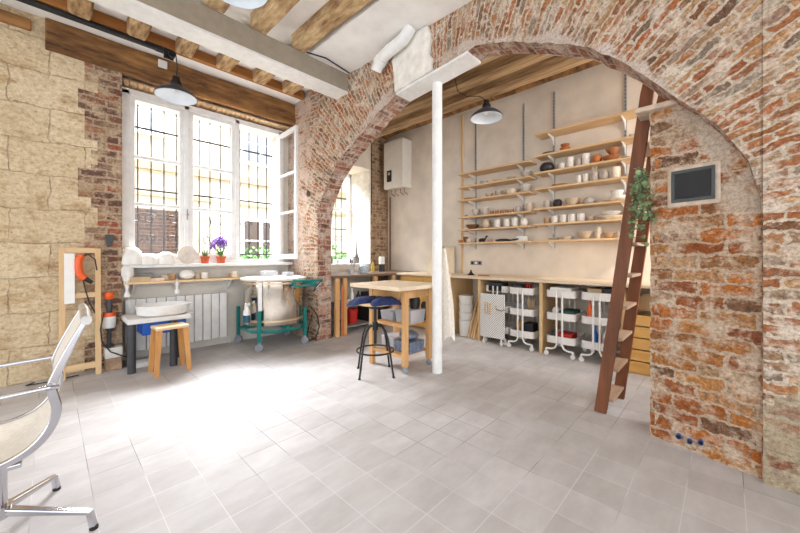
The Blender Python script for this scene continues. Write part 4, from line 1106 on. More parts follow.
# towel on the pole
tw=MB(); nu=26;nv=24
for j in range(nv+1):
    t=j/nv; z=1.27-.93*t
    wdt=.025+.085*min(1,t*1.6); cxn=2.86+.02*t; cyn=2.115-.03*t
    for i in range(nu+1):
        u=i/nu; ang=2*PI*u
        rr=1+.25*math.sin(5*ang+1.5*t)*min(1,t*3)
        tw.v.append((cxn+.035*rr*math.cos(ang)*(.5+t*.5),cyn+wdt*rr*math.sin(ang)*.62,z+(.03*math.sin(2*ang) if j==nv else 0)))
for j in range(nv):
    for i in range(nu):
        a=j*(nu+1)+i; tw.f.append((a,a+1,a+nu+2,a+nu+1)); tw.mi.append(0)
tag(tw.build('towel',M_cloth,smooth=True),'off-white cloth hanging behind the white pole','towel')
m=MB(); m.tube([(2.818,2.13,1.29),(2.86,2.125,1.285),(2.865,2.12,1.30)],.006,6); tag(m.build('wall_hook',M_chrome),'small hook on the back of the pole holding the cloth','hook')

# ---------------------------------------------------------------- bar stool
bs=thing('bar_stool','black metal industrial stool with a denim covered seat','stool',(2.31,2.58,0))
for k,a in enumerate((math.radians(q*90+8) for q in range(4))):
    c_,s_=math.cos(a),math.sin(a)
    m=MB(); m.tube([(.235*c_,.235*s_,.006),(.20*c_,.20*s_,.20),(.165*c_,.165*s_,.37),(.13*c_,.13*s_,.45),(.08*c_,.08*s_,.485),(.02*c_,.02*s_,.49)],.010,8); l_=m.build('leg',M_black,bs,smooth=True)
    k2=MB(); k2.cyl((.236*c_,.236*s_,0),(.236*c_,.236*s_,.012),.014,n=12); k2.build('foot',M_black,l_)
m=MB(); m.tube([(.188*math.cos(t),.188*math.sin(t),.235) for t in[2*PI*i/32 for i in range(32)]],.009,8,closed=True); m.build('foot_ring',M_black,bs,smooth=True)
m=MB(); m.cyl((0,0,.30),(0,0,.70),.016,n=16); m.cyl((0,0,.44),(0,0,.52),.028,n=16); m.cyl((0,0,.66),(0,0,.70),.06,n=16); m.build('screw_column',M_black,bs,smooth=True)
m=MB(); m.lathe([(.001,.70),(.165,.70),(.17,.71),(.17,.725),(.001,.725)],n=32); m.build('seat',M_pine,bs,smooth=True)
# denim folded on the seat
def denim(cx,cy,rx,ry,h,seed,nm,lab):
    m=MB(); n=28;k=9
    for i in range(k+1):
        t=i/k
        for j in range(n):
            a=2*PI*j/n; r=t
            rw=1+.10*math.sin(3*a+seed)+.05*math.sin(7*a+seed*2)
            x=cx+rx*r*rw*math.cos(a); y=cy+ry*r*rw*math.sin(a)
            z=h*(1-t**4.5)+.010*nz((x*12,y*12,seed))*(1-t)
            dd=math.hypot(x,y)
            if dd>.17 : z-= (dd-.17)*.3
            m.v.append((x,y,.727+max(z,-.03)))
    for i in range(k):
        for j in range(n):
            a=i*n+j;b_=i*n+(j+1)%n; m.f.append((a,b_,b_+n,a+n)); m.mi.append(0)
    m.v.append((cx,cy,.7265)); m.f.append(tuple(k*n+j for j in range(n-1,-1,-1))); m.mi.append(0)
    m.v.pop()
    o=m.build(nm,M_denim,bs if False else None,smooth=True); o.location=Vector(o.location)+Vector(bs.location); return tag(o,lab,'cloth')
denim(-.06,.10,.20,.125,.05,1,'denim_cloth','dark blue denim cloth crumpled on the left of the stool seat')
denim(.04,-.115,.19,.11,.055,4,'denim_cloth','dark blue denim cloth rolled on the right of the stool seat')

# ---------------------------------------------------------------- kiln
KX,KY=2.15,4.48
kn=thing('pottery_kiln','round stainless steel kiln on a teal wheeled frame','kiln',(KX,KY,0),0)
m=MB(); m.lathe([(.001,.30),(.385,.30),(.39,.31),(.39,.86),(.385,.865),(.001,.865)],n=48); m.build('drum',M_steel,kn,smooth=True)
m=MB(); m.lathe([(.001,.87),(.42,.87),(.425,.88),(.425,.90),(.36,.915),(.001,.915)],n=48); m.build('lid',W('kiln_lid_mat',(226,214,200),.7),kn,smooth=True)
for z in(.36,.84):
    m=MB(); m.lathe([(.391,z-.012),(.396,z-.012),(.396,z+.012),(.391,z+.012)],n=48); m.build('band',W('band_mat',(214,190,160),.4,.5),kn,smooth=True)
m=MB(); m.tube([(.42*math.cos(t),.42*math.sin(t),.235) for t in[2*PI*i/8+PI/8 for i in range(8)]],.022,4,closed=True)
m.bar((-.39,0,.27),(.39,0,.27),.04,.04); m.bar((0,-.39,.27),(0,.39,.27),.04,.04); m.build('base_frame',M_teal,kn)
for a,rr_ in((math.radians(-140),.43),(math.radians(-50),.43),(math.radians(40),.43),(math.radians(133),.50)):
    x,y=rr_*math.cos(a),rr_*math.sin(a)
    m=MB(); m.bar((x,y,.11),(x,y,.50),.04,.04); lg_=m.build('leg',M_teal,kn,bevel=.003)
    k=MB(); k.cyl((x-.012,y-.018,.048),(x+.016,y+.018,.048),.048,n=18); k.bar((x,y,.05),(x,y,.11),.045,.03); k.build('caster',M_rubber,lg_)
m=MB(); a=math.radians(-140); m.bar((.405*math.cos(a),.405*math.sin(a),.50),(.405*math.cos(a),.405*math.sin(a),.86),.05,.008,up=(math.cos(a),math.sin(a),0)); m.build('clamp_strip',M_white,kn)
# handle rail on the right
m=MB(); 
def rot(x,y,a): return (x*math.cos(a)-y*math.sin(a),x*math.sin(a)+y*math.cos(a))
m.tube([(.06,-.45,.865),(.42,-.50,.865),(.46,-.47,.865),(.46,-.41,.865)],.016,8); m.tube([(.06,-.45,.80),(.38,-.47,.80)],.014,8)
m.bar((.06,-.45,.78),(.06,-.45,.885),.03,.03); m.bar((.06,-.45,.83),(.06,-.38,.83),.03,.03); m.bar((.36,-.48,.83),(.26,-.28,.83),.03,.03); m.build('handle',M_teal,kn,smooth=True)
m=MB(); m.bar((.30,-.50,.72),(.42,-.53,.86),.05,.015); m.build('controller',M_black,kn,bevel=.003)
m=MB(); m.bar((.33,-.518,.76),(.40,-.536,.84),.03,.006); m.build('tag_plate',M_white,kn)
m=MB(); m.tube([(.32,-.42,.50),(.40,-.44,.38),(.44,-.43,.22),(.43,-.36,.05),(.36,-.32,.02),(.30,-.34,.10),(.31,-.39,.26),(.34,-.41,.40)],.009,8); m.build('power_cable',M_blackp,kn,smooth=True)
# spray bottle hooked on the kiln frame
ka=math.radians(-162); sx_,sy_=KX+.45*math.cos(ka),KY+.45*math.sin(ka)
sp=thing('spray_bottle','white and blue spray bottle hanging at the left side of the kiln','bottle',(sx_,sy_,.36))
m=MB(); m.lathe([(.001,0),(.04,0),(.042,.02),(.042,.09),(.001,.09)],n=18); m.build('label_band',W('navy_mat',(26,84,110),.4),sp,smooth=True)
m=MB(); m.lathe([(.001,.09),(.042,.09),(.04,.14),(.018,.18),(.018,.20),(.001,.20)],n=18); m.build('bottle_body',M_paper,sp,smooth=True)
m=MB(); m.bar((-.02,-.01,.225),(.04,.01,.225),.028,.03); m.bar((-.02,-.008,.215),(-.03,-.01,.18),.01,.012); m.build('trigger_head',M_white,sp,bevel=.003)
# things on the kiln lid
tub((KX-.02,KY+.12,.916),.20,.16,.07,M_clear,'clear plastic tray on top of the kiln','tray','plastic_tray')
tub((KX+.2,KY+.0,.916),.12,.14,.05,M_glasscup,'greyish tray on top of the kiln, right of the clear one','tray','plastic_tray')

# ---------------------------------------------------------------- radiator, shelf, ledge items
ra=thing('radiator','white vertical-fluted radiator under the window','radiator',(1.13,4.9,.1))
n=11; wx=(1.665-.585)/n
m=MB()
for k in range(n): m.box(.585+k*wx+.004,.585+(k+1)*wx-.004,4.845,4.885,.105,.70)
m.build('fluted_panel',M_white,ra,world=True,bevel=.008)
m=MB(); m.box(.60,1.65,4.885,4.90,.12,.69); m.box(.70,.74,4.90,4.948,.2,.6); m.box(1.5,1.54,4.90,4.948,.2,.6); m.build('back_panel',M_white,ra,world=True)
m=MB(); m.tube([(1.60,4.90,.11),(1.70,4.91,.09),(1.72,4.91,.001)],.01,8); m.build('pipe',M_white,ra,world=True,smooth=True)
s_=thing('window_shelf','thin pine shelf above the radiator','shelf',(1.3,4.8,.87))
m=MB(); m.box(.56,1.86,4.70,4.945,.88,.905); m.build('board',M_pine,s_,world=True,bevel=.003)
for x in(.66,1.08,1.70):
    m=MB(); m.prism([(4.945,.74),(4.945,.879),(4.76,.879)],x-.008,x+.008,'x'); m.build('bracket',M_white,s_,world=True)
def P_(px,py,y):  # x on a wall plane y
    t=(px-400)/F; dx=_fx+t*_fy; dy=_fy-t*_fx; return dx/dy*y
def sitem(kind,c,px,w,h,z,label,nm,y=4.80,mat=None,cat=None,grp=None,sx=1,sy=1):
    x=P_(px,0,y); m=MB()
    if kind=='box': m.box(x-w/2,x+w/2,y-.06,y+.06,z+.0005,z+h)
    elif kind=='ball': m.ball((x,y,z+h/2),w/2,w/2*sy,h/2,n=22)
    elif kind=='dome': m.lathe([(.001,h),(w*.2,h*.97),(w*.38,h*.75),(w*.48,h*.4),(w*.5,0),(.001,0)],(x,y,z+.0005),n=26)
    elif kind=='cup': m.lathe([(.001,0),(w*.45,0),(w*.5,.01),(w*.5,h),(w*.5-.006,h),(w*.5-.006,.015),(.001,.01)],(x,y,z+.0005),n=20)
    elif kind=='vase': m.lathe([(.001,0),(w*.3,0),(w*.5,h*.5),(w*.48,h*.9),(w*.4,h),(w*.36,h),(w*.42,h*.8),(.001,.02)],(x,y,z+.0005),n=22)
    elif kind=='disc':
        m.cyl((x,y-.012,z+w/2),(x,y+.012,z+w/2),w/2,n=36)
    o=m.build(nm,mat or glz(c),smooth=kind!='box',bevel=.003 if kind=='box' else 0); return tag(o,label,cat or nm.replace('_',' '),grp)
M_plaster=W('plaster_form_mat',(238,234,226),.8,0,.05,10)
SH=.905; LE=1.10
sitem('vase','white',127,.13,.165,SH,'white vase at the left end of the window shelf','vase',mat=M_plaster,y=4.79)
sitem('box','grey',141,.22,.09,SH,'dark grey frame-like box at the back of the window shelf','storage_box',y=4.87,mat=W('greybox_mat',(134,134,132),.7),cat='box')
sitem('box','tan',140,.18,.055,SH,'low tan tray of pieces on the window shelf','tray',y=4.77,mat=M_card)
sitem('box','tan',155,.16,.035,SH,'flat pinkish tray in the middle of the window shelf','tray',y=4.78,mat=W('pinktray_mat',(222,196,176),.8))
sitem('cup','beige',165,.09,.06,SH,'small beige pot left of the egg-shaped vessel','cup',y=4.78)
sitem('cup','tan',171.5,.09,.075,SH,'tan pot right beside the small beige pot on the window shelf','cup',y=4.82)
sitem('ball','white',187,.165,.12,SH,'white egg-shaped vessel on the window shelf','egg_vessel',mat=M_plaster,cat='vessel')
sitem('cup','beige',197.5,.06,.07,SH,'small grey-beige cup right of the egg-shaped vessel','cup')
sitem('cup','white',204.5,.085,.08,SH,'white carved cup on the window shelf','cup')
sitem('cup','cream',234.5,.08,.085,SH,'cream cup near the right end of the window shelf','cup',y=4.79)
sitem('cup','tan',230.5,.06,.055,SH,'tiny tan cup beside the cream cup on the window shelf','cup',y=4.84)
sitem('dome','white',131,.24,.20,LE,'white plaster dome at the left end of the window ledge','plaster_mould',mat=M_plaster,y=4.83,cat='plaster mould')
sitem('dome','white',148,.22,.125,LE,'low white plaster form on the ledge between two domes','plaster_mould',mat=M_plaster,y=4.83,cat='plaster mould')
sitem('dome','white',166,.21,.145,LE,'white rounded dome left of the standing disc','plaster_mould',mat=M_plaster,y=4.83,cat='plaster mould')
sitem('disc','white',187.5,.215,.2,LE+.001,'flat round plaster disc standing on the window ledge','plaster_disc',mat=W('disc_mat',(214,202,188),.8),y=4.81,cat='plaster disc')
# hanging white pulls
for px,l in((127,'white hanging cable holder at the left under the window shelf'),(177,'white hanging cable holder in the middle under the window shelf')):
    x=P_(px,0,4.68); t=thing('hanging_hook',l,'hook',(x,4.68,.75),0,'white hanging holders')
    m=MB(); m.lathe([(.001,0),(.03,0),(.026,.03),(.012,.06),(.012,.09),(.02,.10),(.02,.13),(.001,.14)],n=14); m.build('holder',M_white,t,smooth=True)
    m=MB(); m.tube([(0,0,.13),(.0,.0,.165),(0,.012,.175)],.004,5); m.tube([(.015,0,0),(.03,0,-.15),(.02,0,-.30)],.003,5); m.build('string',M_white,t)
# plants on the ledge
def flowerpot(t,r,h):
    m=MB(); m.lathe([(.001,0),(r*.72,0),(r*.9,h*.72),(r,h*.72),(r,h),(r*.88,h),(r*.85,h*.85),(.001,h*.83)],n=24); m.build('flower_pot',M_terra,t,smooth=True)
xp=P_(205,0,4.82); t=thing('potted_aloe','small spiky green plant with bare twigs in a terracotta pot on the ledge','potted plant',(xp,4.82,LE))
flowerpot(t,.055,.09)
m=MB()
for k in range(9):
    a=k*.7; m.bar((.01*math.cos(a),.01*math.sin(a),.07),(.05*math.cos(a),.05*math.sin(a),.15+.03*(k%3)),.02,.008,w1=.002,t1=.002)
m.build('spiky_leaves',W('aloe_mat',(88,116,84),.6),t)
m=MB(); m.tube([(0,0,.07),(-.02,0,.2),(.03,0,.34),(.02,0,.46)],.0035,5); m.tube([(-.02,0,.2),(-.08,0,.28),(-.10,0,.36)],.0025,5); m.tube([(.03,0,.34),(-.03,0,.42)],.0025,5); m.build('twigs',M_stem,t)
xp=P_(221,0,4.82); t=thing('potted_hyacinth','purple flowering hyacinth in a terracotta pot on the ledge','potted plant',(xp,4.82,LE))
flowerpot(t,.06,.09)
m=MB()
for k in range(10):
    a=k*.63; rr=.04+.05*(k%3)/2; m.tube([(0,0,.07),(rr*.5*math.cos(a),rr*.5*math.sin(a),.16),(rr*1.3*math.cos(a),rr*1.3*math.sin(a),.24)],.009,5,r1=.002)
m.build('leaves',M_leaf,t,smooth=True)
m=MB()
for k,(dx,dy,h) in enumerate(((-.095,0,.24),(-.045,.02,.28),(.0,0,.31),(.05,-.01,.27),(.02,.03,.25))):
    for q in range(22):
        a=q*2.4; m.ball((dx+.022*math.cos(a),dy+.022*math.sin(a),h-.05+q*.0045),.012,n=6)
m.build('blossoms',M_purple,t,smooth=True)
m=MB()
for (dx,dy,h) in((-.095,0,.24),(-.045,.02,.28),(.0,0,.31),(.05,-.01,.27)): m.tube([(0,0,.08),(dx*.6,dy,h*.6),(dx,dy,h)],.005,5)
m.build('flower_stems',M_leaf,t)

# ---------------------------------------------------------------- potter's wheel and its stool
WX,WY=.84,4.55
pw=thing('potters_wheel','white potter wheel with splash pan on dark legs before the radiator','pottery wheel',(WX,WY,0))
m=MB(); m.prism([(-.30,-.25),(.26,-.25),(.32,-.12),(.32,.14),(.26,.22),(-.30,.22)],.50,.55,'z'); m.build('table_deck',M_white,pw,bevel=.01)
m=MB(); 
o_=[(.001,.552),(.20,.552),(.235,.57),(.252,.655),(.258,.665),(.246,.665),(.23,.60),(.20,.585),(.001,.585)]
m.lathe(o_,(.035,-.08,0),n=44,sx=1,sy=.85); m.build('splash_pan',M_white,pw,smooth=True)
m=MB(); m.lathe([(.001,.585),(.12,.585),(.12,.60),(.001,.60)],(.035,-.08,0),n=32); m.build('wheel_head',M_chrome,pw,smooth=True)
for x,y in((-.26,-.19),(.10,-.21),(-.22,.17),(.24,.12)):
    m=MB(); m.cyl((x,y,.0),(x,y,.50),.036,n=18); m.build('leg',M_dark,pw,smooth=True)
m=MB(); m.box(-.17,.23,-.17,.13,.36,.50); m.build('motor_box',M_blue,pw,bevel=.01)
m=MB(); m.box(-.26,.0,-.05,.12,.0,.05); m.build('foot_pedal',M_white,pw,bevel=.01)
st=thing('wooden_stool','low oak stool with splayed legs in front of the potter wheel','stool',(.87,4.16,0),math.radians(3))
m=MB(); m.box(-.145,.145,-.115,.115,.450,.478); m.build('seat',M_pine,st,bevel=.006)
for sx in(-1,1):
    for sy in(-1,1):
        m=MB(); m.bar((sx*.115,sy*.080,.450),(sx*.145,sy*.110,.0),.03,.055,up=(1,0,0),w1=.024,t1=.04)
        for i in range(len(m.v)):
            if m.v[i][2]<.03: v=m.v[i]; m.v[i]=(v[0],v[1],0)
        m.build('leg',M_oak,st,bevel=.003)

# ---------------------------------------------------------------- leaning frame with tools, at the stone wall
fr=thing('pine_rack','pale pine frame leaning on the stone wall left of the radiator','wooden frame',(.2,4.6,0))
def lf(x,z): return (x,4.585+.10*z/1.27,z)
for x in(.085,.345):
    m=MB(); m.bar(lf(x,0.0),lf(x,1.27),.045,.035,up=(0,-1,0)); m.build('upright',M_pinez,fr,world=True,bevel=.002)
for z in(.10,.80,1.25):
    a,c=lf(.107,z),lf(.323,z); m=MB(); m.bar(a,c,.025,.05 if z>.2 else .06); m.build('rail',M_pine,fr,world=True,bevel=.002)
m=MB(); p=lf(.115,1.22); q=lf(.135,.73); m.bar((p[0]+.02,p[1]-.035,p[2]),(q[0]+.0,q[1]-.035,q[2]),.075,.015,up=(0,-1,0)); tag(m.build('white_panel',M_paper,bevel=.002),'narrow white board hanging on the pine frame','board')
dm=thing('heat_gun','orange and black hand tool hanging on the pine frame','power tool',(.24,4.63,.98))
m=MB(); m.tube([(.225,4.625,1.20),(.20,4.62,1.16),(.20,4.615,1.06),(.215,4.61,.99)],.030,14); m.cyl((.205,4.61,1.01),(.245,4.61,.97),.034,n=16); m.build('body',M_orange,dm,world=True,smooth=True)
m=MB(); m.cyl((.235,4.61,.98),(.30,4.60,.925),.026,.018,n=16); m.build('nozzle',M_black,dm,world=True,smooth=True)
m=MB(); m.tube([(.225,4.62,1.19),(.27,4.61,1.21),(.32,4.61,1.16),(.335,4.61,1.05)],.006,6); m.tube([(.23,4.61,.97),(.25,4.61,.85),(.28,4.62,.72),(.33,4.63,.60),(.34,4.64,.50)],.006,6); m.build('power_cord',M_blackp,dm,world=True,smooth=True)
sl2=thing('clay_mixer','orange and white mixing tool with black handles hung on the brick quoin','power tool',(.44,4.68,.28))
c=(.435,4.675)
m=MB(); m.lathe([(.001,.44),(.05,.44),(.056,.46),(.056,.56),(.045,.57),(.001,.57)],(c[0],c[1],0),n=20); m.build('white_drum',M_white,sl2,world=True,smooth=True)
m=MB(); m.lathe([(.001,.56),(.058,.56),(.05,.60),(.001,.60)],(c[0],c[1],0),n=20); m.build('orange_collar',M_orange,sl2,world=True,smooth=True)
m=MB(); m.lathe([(.001,.74),(.03,.74),(.045,.77),(.03,.81),(.001,.81)],(c[0],c[1],0),n=16); m.build('orange_cap',M_orange,sl2,world=True,smooth=True)
m=MB(); m.cyl((c[0],c[1],.60),(c[0],c[1],.74),.022,.03,n=14); m.build('black_neck',M_dark,sl2,world=True,smooth=True)
m=MB(); m.lathe([(.001,.25),(.05,.25),(.02,.28),(.02,.41),(.04,.44),(.001,.44)],(c[0],c[1],0),n=16); m.build('black_stem',M_dark,sl2,world=True,smooth=True)
pl=thing('plinth_block','brown plinth with a white top band at the foot of the brick quoin','plinth',(.44,4.66,0))
m=MB(); m.box(.40,.535,4.61,4.728,0,.13); m.build('lower_course',W('plinth_stone_mat',(168,138,110),.9,0,.15,14,.4),pl,world=True,bevel=.008)
m=MB(); m.box(.395,.54,4.60,4.728,.13,.235); m.build('white_band',M_rough,pl,world=True,bevel=.008)
m=MB(); m.tube([(.39,4.61,.62),(.36,4.585,.45),(.37,4.58,.32),(.44,4.585,.20),(.55,4.59,.13),(.63,4.62,.10),(.64,4.68,.02)],.006,6); tag(m.build('power_cord',M_blackp,smooth=True),'black power cord looping down from the mixing tool to the floor','cord')
m=MB(); m.prism([(.405,1.42),(.475,1.42),(.475,1.36),(.445,1.29),(.42,1.29)],4.70,4.725,'y'); tag(m.build('metal_plate',M_dark,bevel=.003),'dark metal plate fixed to the brick quoin','plate')
# skirting wire by the wall
m=MB(); m.tube([(.20,4.60,.02),(.0,4.58,.012),(-.15,4.60,.012),(-.1,4.66,.012)],.006,6); tag(m.build('floor_cord',M_blackp),'short black cord on the floor at the foot of the pine frame','cord')

# hole in the arch wall: dark disc, the shade inside put into its colour
m=MB(); a=PI*2/20
m.lathe([(.001,0),(.035,0),(.045,.012),(.001,.012)],n=20); m.xf(Matrix.Translation((XA-.012,4.32,2.09))@Matrix.Rotation(-PI/2,4,'Y'));
tag(m.build('putlog_hole',W('hole_shade_mat',(58,40,30),.9),smooth=True),'round dark disc painted as the shade of a putlog hole right of the window','hole')

# ---------------------------------------------------------------- sink corner
fc=thing('faucet','thin curved chrome faucet at the sink under the small window','faucet',(3.75,4.75,.90))
m=MB(); m.tube([(0,0,0),(0,0,.22),(-.02,-.02,.27),(-.10,-.10,.29),(-.20,-.20,.25),(-.24,-.24,.17)],.011,8); m.cyl((0,0,0),(0,0,.04),.022); m.build('spout',M_chrome,fc,smooth=True)
m=MB(); m.bar((0,0,.06),(.07,.02,.09),.014,.012); m.build('lever',M_chrome,fc)
m=MB(); m.lathe([(.001,0),(.07,0),(.10,.06),(.09,.12),(.05,.15),(.045,.15),(.08,.11),(.001,.02)],(3.72,4.45,.9005),n=22); tag(m.build('patterned_pot',M_bluep,smooth=True),'round blue and white patterned pot on the sink worktop','pot')
m=MB(); m.lathe([(.001,0),(.05,0),(.055,.08),(.05,.08),(.045,.01),(.001,.01)],(3.42,4.42,.9005),n=18); tag(m.build('patterned_cup',M_bluep,smooth=True),'small blue and white cup left of the patterned pot','cup')
m=MB(); m.lathe([(.001,0),(.035,0),(.035,.12),(.012,.16),(.012,.19),(.001,.19)],(4.08,4.62,.9005),n=16); tag(m.build('oil_bottle',W('yellow_glass_mat',(206,176,60),.2),smooth=True),'yellow bottle on the worktop before the brown brick pier','bottle')
t=thing('canister','black and white canister on the worktop below the water heater','canister',(4.30,4.62,.9005))
m=MB(); m.lathe([(.001,0),(.055,0),(.055,.14),(.001,.14)],n=20); m.build('body',M_blackp,t,smooth=True)
m=MB(); m.lathe([(.001,.14),(.055,.14),(.055,.27),(.05,.28),(.001,.28)],n=20); m.build('upper_part',M_paper,t,smooth=True)
for k,(x,h,c) in enumerate(((3.52,.14,'green'),(3.66,.10,'grey'),(3.80,.16,'clear'),(3.98,.12,'grey'))):
    m=MB(); m.lathe([(.001,0),(.032,0),(.032,h*.65),(.012,h*.8),(.012,h),(.001,h)],(x,5.12,1.0505),n=14)
    tag(m.build('bottle',[W('green_glass_mat',(88,126,96),.25),M_glasscup,M_clear,M_dark][k],smooth=True),['green bottle at the left on the small window sill','squat light grey bottle on the small window sill','tall clear bottle in the middle of the small window sill','dark bottle right of the clear one on the small window sill'][k],'bottle')
t=thing('vase','tall dark narrow-necked vase at the right of the small window sill','vase',(4.17,5.2,1.0505))
m=MB(); m.lathe([(.001,0),(.05,0),(.055,.08),(.02,.18),(.012,.40),(.016,.42),(.001,.42)],n=18); m.build('vase_body',W('smoked_mat',(96,92,92),.25),t,smooth=True)
# plants outside the small window
sh=thing('courtyard_shrub','green shrub outside behind the small window','shrub',(4.3,6.6,-.05))
m=MB(); m.tube([(0,0,0),(0,0,1.0)],.02,6); m.build('stem',M_stem,sh)
leaves(380,(0.1,0,1.2),(.3,.16,.16),.10,8).build('foliage',M_leaf,sh)
# supports under the sink worktop
for (x,y,l) in((2.94,4.13,'front pine post under the sink worktop, beside the arch jamb'),(3.10,4.16,'second pine post under the sink worktop'),(3.72,4.16,'third pine post under the sink worktop, right of the red bucket'),(4.12,4.14,'pine post under the sink worktop nearest the drawer cabinet')):
    m=MB(); m.box(x-.035,x+.035,y-.025,y+.025,0,.862); tag(m.build('support_post',M_birch,bevel=.003),l,'post','pine posts under the sink worktop')
for z,l in((.10,'lower'),(.42,'upper')):
    m=MB(); m.box(2.9,4.15,4.20,4.75,z-.015,z); tag(m.build('storage_shelf',W('greyshelf_mat',(150,148,146),.5),bevel=.002),'%s grey shelf under the sink worktop'%l,'shelf')
m=MB(); m.lathe([(.001,0),(.09,0),(.11,.22),(.10,.22),(.08,.01),(.001,.01)],(3.46,4.45,.1005),n=22); tag(m.build('bucket',M_red,smooth=True),'red bucket on the lower shelf under the sink','bucket')
m=MB(); m.lathe([(.001,0),(.05,0),(.13,.10),(.12,.10),(.04,.01),(.001,.01)],(3.20,4.34,.4205),n=24); tag(m.build('basin',M_white,smooth=True),'white basin on the upper shelf under the sink','basin')
CI('bottle',M_paper,(3.35,4.30,.4205),(.035,.035,.26),'white detergent bottle on the upper shelf under the sink','bottle','bottle')
CI('bottle',M_blackp,(3.50,4.32,.4205),(.04,.04,.20),'black bottle on the upper shelf under the sink','bottle','bottle')
m=MB(); m.bar((3.02,4.10,.0),(3.03,4.105,.76),.05,.012,up=(0,1,0)); tag(m.build('orange_board',W('orangewood_mat',(186,106,58),.6),bevel=.003),'orange board standing between the first two pine posts','board')
CI('box',M_blackp,(3.85,4.45,.1005),(.3,.3,.22),'black crate on the lower shelf under the sink','crate','storage_crate')
CI('box',M_dark,(3.9,4.45,.4205),(.25,.3,.15),'dark crate on the upper shelf under the sink','crate','storage_crate')

# ---------------------------------------------------------------- office chair (cut by the left edge)
ch=thing('office_chair','chrome and pale mesh swivel chair at the left edge, facing left','chair',(-.15,2.22,0))
hub=(-.15,2.22)
for k,(fx_,fy_) in enumerate(((.025,2.47),(.135,2.00),(-.325,1.97),(-.435,2.44))):
    dx,dy=fx_-hub[0],fy_-hub[1]
    m=MB(); m.bar((hub[0]+dx*.08,hub[1]+dy*.08,.115),(hub[0]+dx*.96,hub[1]+dy*.96,.075),.034,.030,w1=.024,t1=.018); m.bar((hub[0]+dx*.95,hub[1]+dy*.95,.082),(fx_,fy_,.010),.024,.020,w1=.026,t1=.024)
    lg_=m.build('leg',M_chrome,ch,world=True,bevel=.005)
    k=MB(); k.cyl((fx_,fy_,0),(fx_,fy_,.012),.016,n=14); k.build('glide',M_black,lg_,world=True)
m=MB(); m.cyl((*hub,.09),(*hub,.38),.026,n=20); m.cyl((*hub,.09),(*hub,.14),.04,n=20); m.build('column',M_chrome,ch,world=True,smooth=True)
# side ribs: profile in the x-z plane, back at +x
def prof_chair():
    pts=[(.108,.925),(.080,.865),(.052,.80),(.026,.735),(.006,.672),(.010,.635),(.020,.580),(.011,.525),(-.018,.470),(-.066,.428),(-.140,.402),(-.24,.405),(-.34,.42),(-.44,.43),(-.49,.405)]
    # smooth by Catmull-Rom
    out=[]
    for i in range(len(pts)-1):
        p0=pts[max(i-1,0)];p1=pts[i];p2=pts[i+1];p3=pts[min(i+2,len(pts)-1)]
        for q in range(5):
            t=q/5
            f=lambda a,b,c,d:.5*((2*b)+(-a+c)*t+(2*a-5*b+4*c-d)*t*t+(-a+3*b-3*c+d)*t*t*t)
            out.append((f(p0[0],p1[0],p2[0],p3[0]),f(p0[1],p1[1],p2[1],p3[1])))
    out.append(pts[-1]); return out
PC=prof_chair()
YN,YR=1.97,2.47
def skx(x,y): return x+(y-YN)*.03
for y,nm in((YN,'side_rib'),(YR,'side_rib')):
    m=MB(); n=len(PC); vs=[]
    for i,(x,z) in enumerate(PC):
        a=PC[max(i-1,0)];b_=PC[min(i+1,n-1)]; dx,dz=b_[0]-a[0],b_[1]-a[1]; L_=math.hypot(dx,dz); nx_,nz_=-dz/L_,dx/L_
        w=.009+.007*math.sin(PI*min(1,i/n*1.2))
        for (yy,s1) in((-.012,-1),(.012,-1),(.012,1),(-.012,1)): vs.append((skx(x,y)+nx_*w*s1,y+yy,z+nz_*w*s1))
    fs=[(i*4+k,i*4+(k+1)%4,i*4+4+(k+1)%4,i*4+4+k) for i in range(n-1) for k in range(4)]+[(3,2,1,0),((n-1)*4,(n-1)*4+1,(n-1)*4+2,(n-1)*4+3)]
    m.add(vs,fs); m.build(nm,M_chrome,ch,world=True,bevel=.004)
m=MB(); n=len(PC); vs=[]
for i,(x,z) in enumerate(PC):
    a=PC[max(i-1,0)];b_=PC[min(i+1,n-1)]; dx,dz=b_[0]-a[0],b_[1]-a[1]; L_=math.hypot(dx,dz); nx_,nz_=-dz/L_,dx/L_
    for s1 in(-1,1):
        for q in range(9):
            y=YN+.012+(YR-YN-.024)*q/8
            vs.append((skx(x,y)+nx_*.004*s1,y,z+nz_*.004*s1))
for i in range(n-1):
    for q in range(8):
        for s1 in(0,1):
            a=i*18+s1*9+q; fs_=(a,a+1,a+19,a+18); m.f.append(fs_); m.mi.append(0)
m.v=[tuple(v) for v in vs]; m.build('sling',M_mesh,ch,world=True,smooth=True)
m=MB(); m.tube([(skx(.108,YN-.02),YN-.02,.925),(skx(.112,2.2),2.22,.93),(skx(.108,YR),YR+.02,.925)],.019,12); m.build('top_bar',W('silver_mat',(190,186,182),.3,.7),ch,world=True,smooth=True)
m=MB(); m.bar((skx(-.10,YN),YN,.385),(skx(-.10,YR),YR,.385),.05,.018); m.bar((-.22,2.22,.385),(-.04,2.22,.385),.08,.02); m.build('seat_spreader',M_chrome,ch,world=True,bevel=.004)
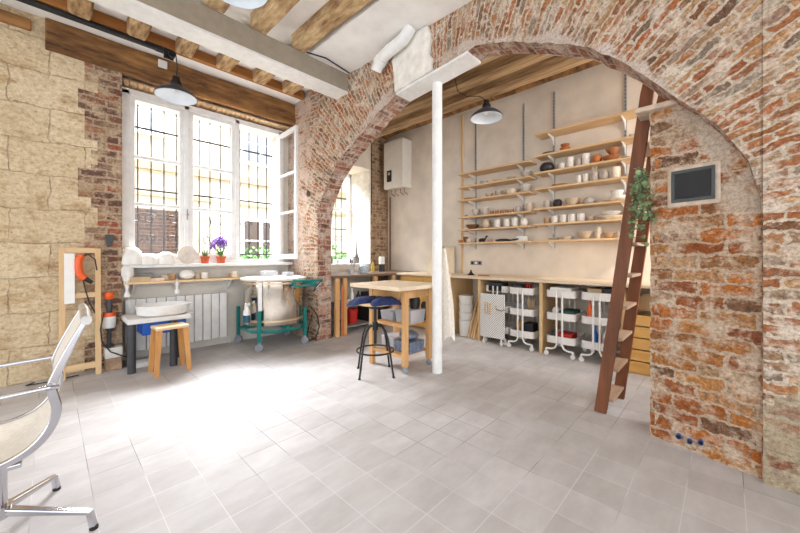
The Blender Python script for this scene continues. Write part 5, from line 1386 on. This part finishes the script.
for y,s1 in((YN,-1),(YR,1)):
    yy=y+s1*.035
    m=MB(); m.tube([(skx(.02,y),y,.665),(skx(0,y),yy,.675),(-.10,yy,.672),(-.30,yy,.665),(-.42,yy,.655),(-.45,yy,.62),(-.44,yy-s1*.01,.50),(-.40,y,.42)],.010,10); m.build('armrest',M_chrome,ch,world=True,smooth=True)

# ================================================================ LIGHT, WORLD, CAMERA
w=bpy.data.worlds.new('world'); bpy.context.scene.world=w; w.use_nodes=True
bg=w.node_tree.nodes['Background']; bg.inputs[0].default_value=(.86,.92,1,1); bg.inputs[1].default_value=3.0
sun=bpy.data.lights.new('sun','SUN'); sun.energy=2.2; sun.angle=.05; sun.color=(1,.95,.86)
so=bpy.data.objects.new('sun',sun); COL.objects.link(so); so.rotation_euler=Vector((.35,.70,-.62)).to_track_quat('-Z','Y').to_euler()
def area(name,loc,target,sx,sy,e,col=(1,1,1)):
    l=bpy.data.lights.new(name,'AREA'); l.shape='RECTANGLE'; l.size=sx; l.size_y=sy; l.energy=e; l.color=col
    o=bpy.data.objects.new(name,l); COL.objects.link(o); o.location=loc
    o.rotation_euler=(Vector(target)-Vector(loc)).to_track_quat('-Z','Y').to_euler(); return o
area('sky_over_courtyard',(1.4,8.8,5.9),(.8,2.2,.3),5.5,2.2,3500,(.90,.94,1))
area('sky_over_courtyard',(3.9,7.4,5.0),(3.9,4.8,.9),1.6,1.6,700,(.93,.96,1))
area('added_side_fill',(3.85,-1.7,2.3),(3.9,3.0,1.6),1.8,2.2,105,(1,.97,.93))  # added lamp, brightens the far room through the invented side opening
cam=bpy.data.cameras.new('camera'); cam.sensor_width=36; cam.lens=338/800*36; cam.shift_y=-11/800; cam.clip_start=.05
co=bpy.data.objects.new('camera',cam); COL.objects.link(co); co.location=(0,0,1.2)
co.rotation_euler=(PI/2,0,-math.atan2(_fx,_fy))
sc=bpy.context.scene; sc.camera=co
sc.view_settings.view_transform='Standard'; sc.view_settings.look='None'; sc.view_settings.exposure=0.0; sc.view_settings.gamma=1; sc.view_settings.use_curve_mapping=False
try: sc.cycles.use_denoising=True
except Exception: pass
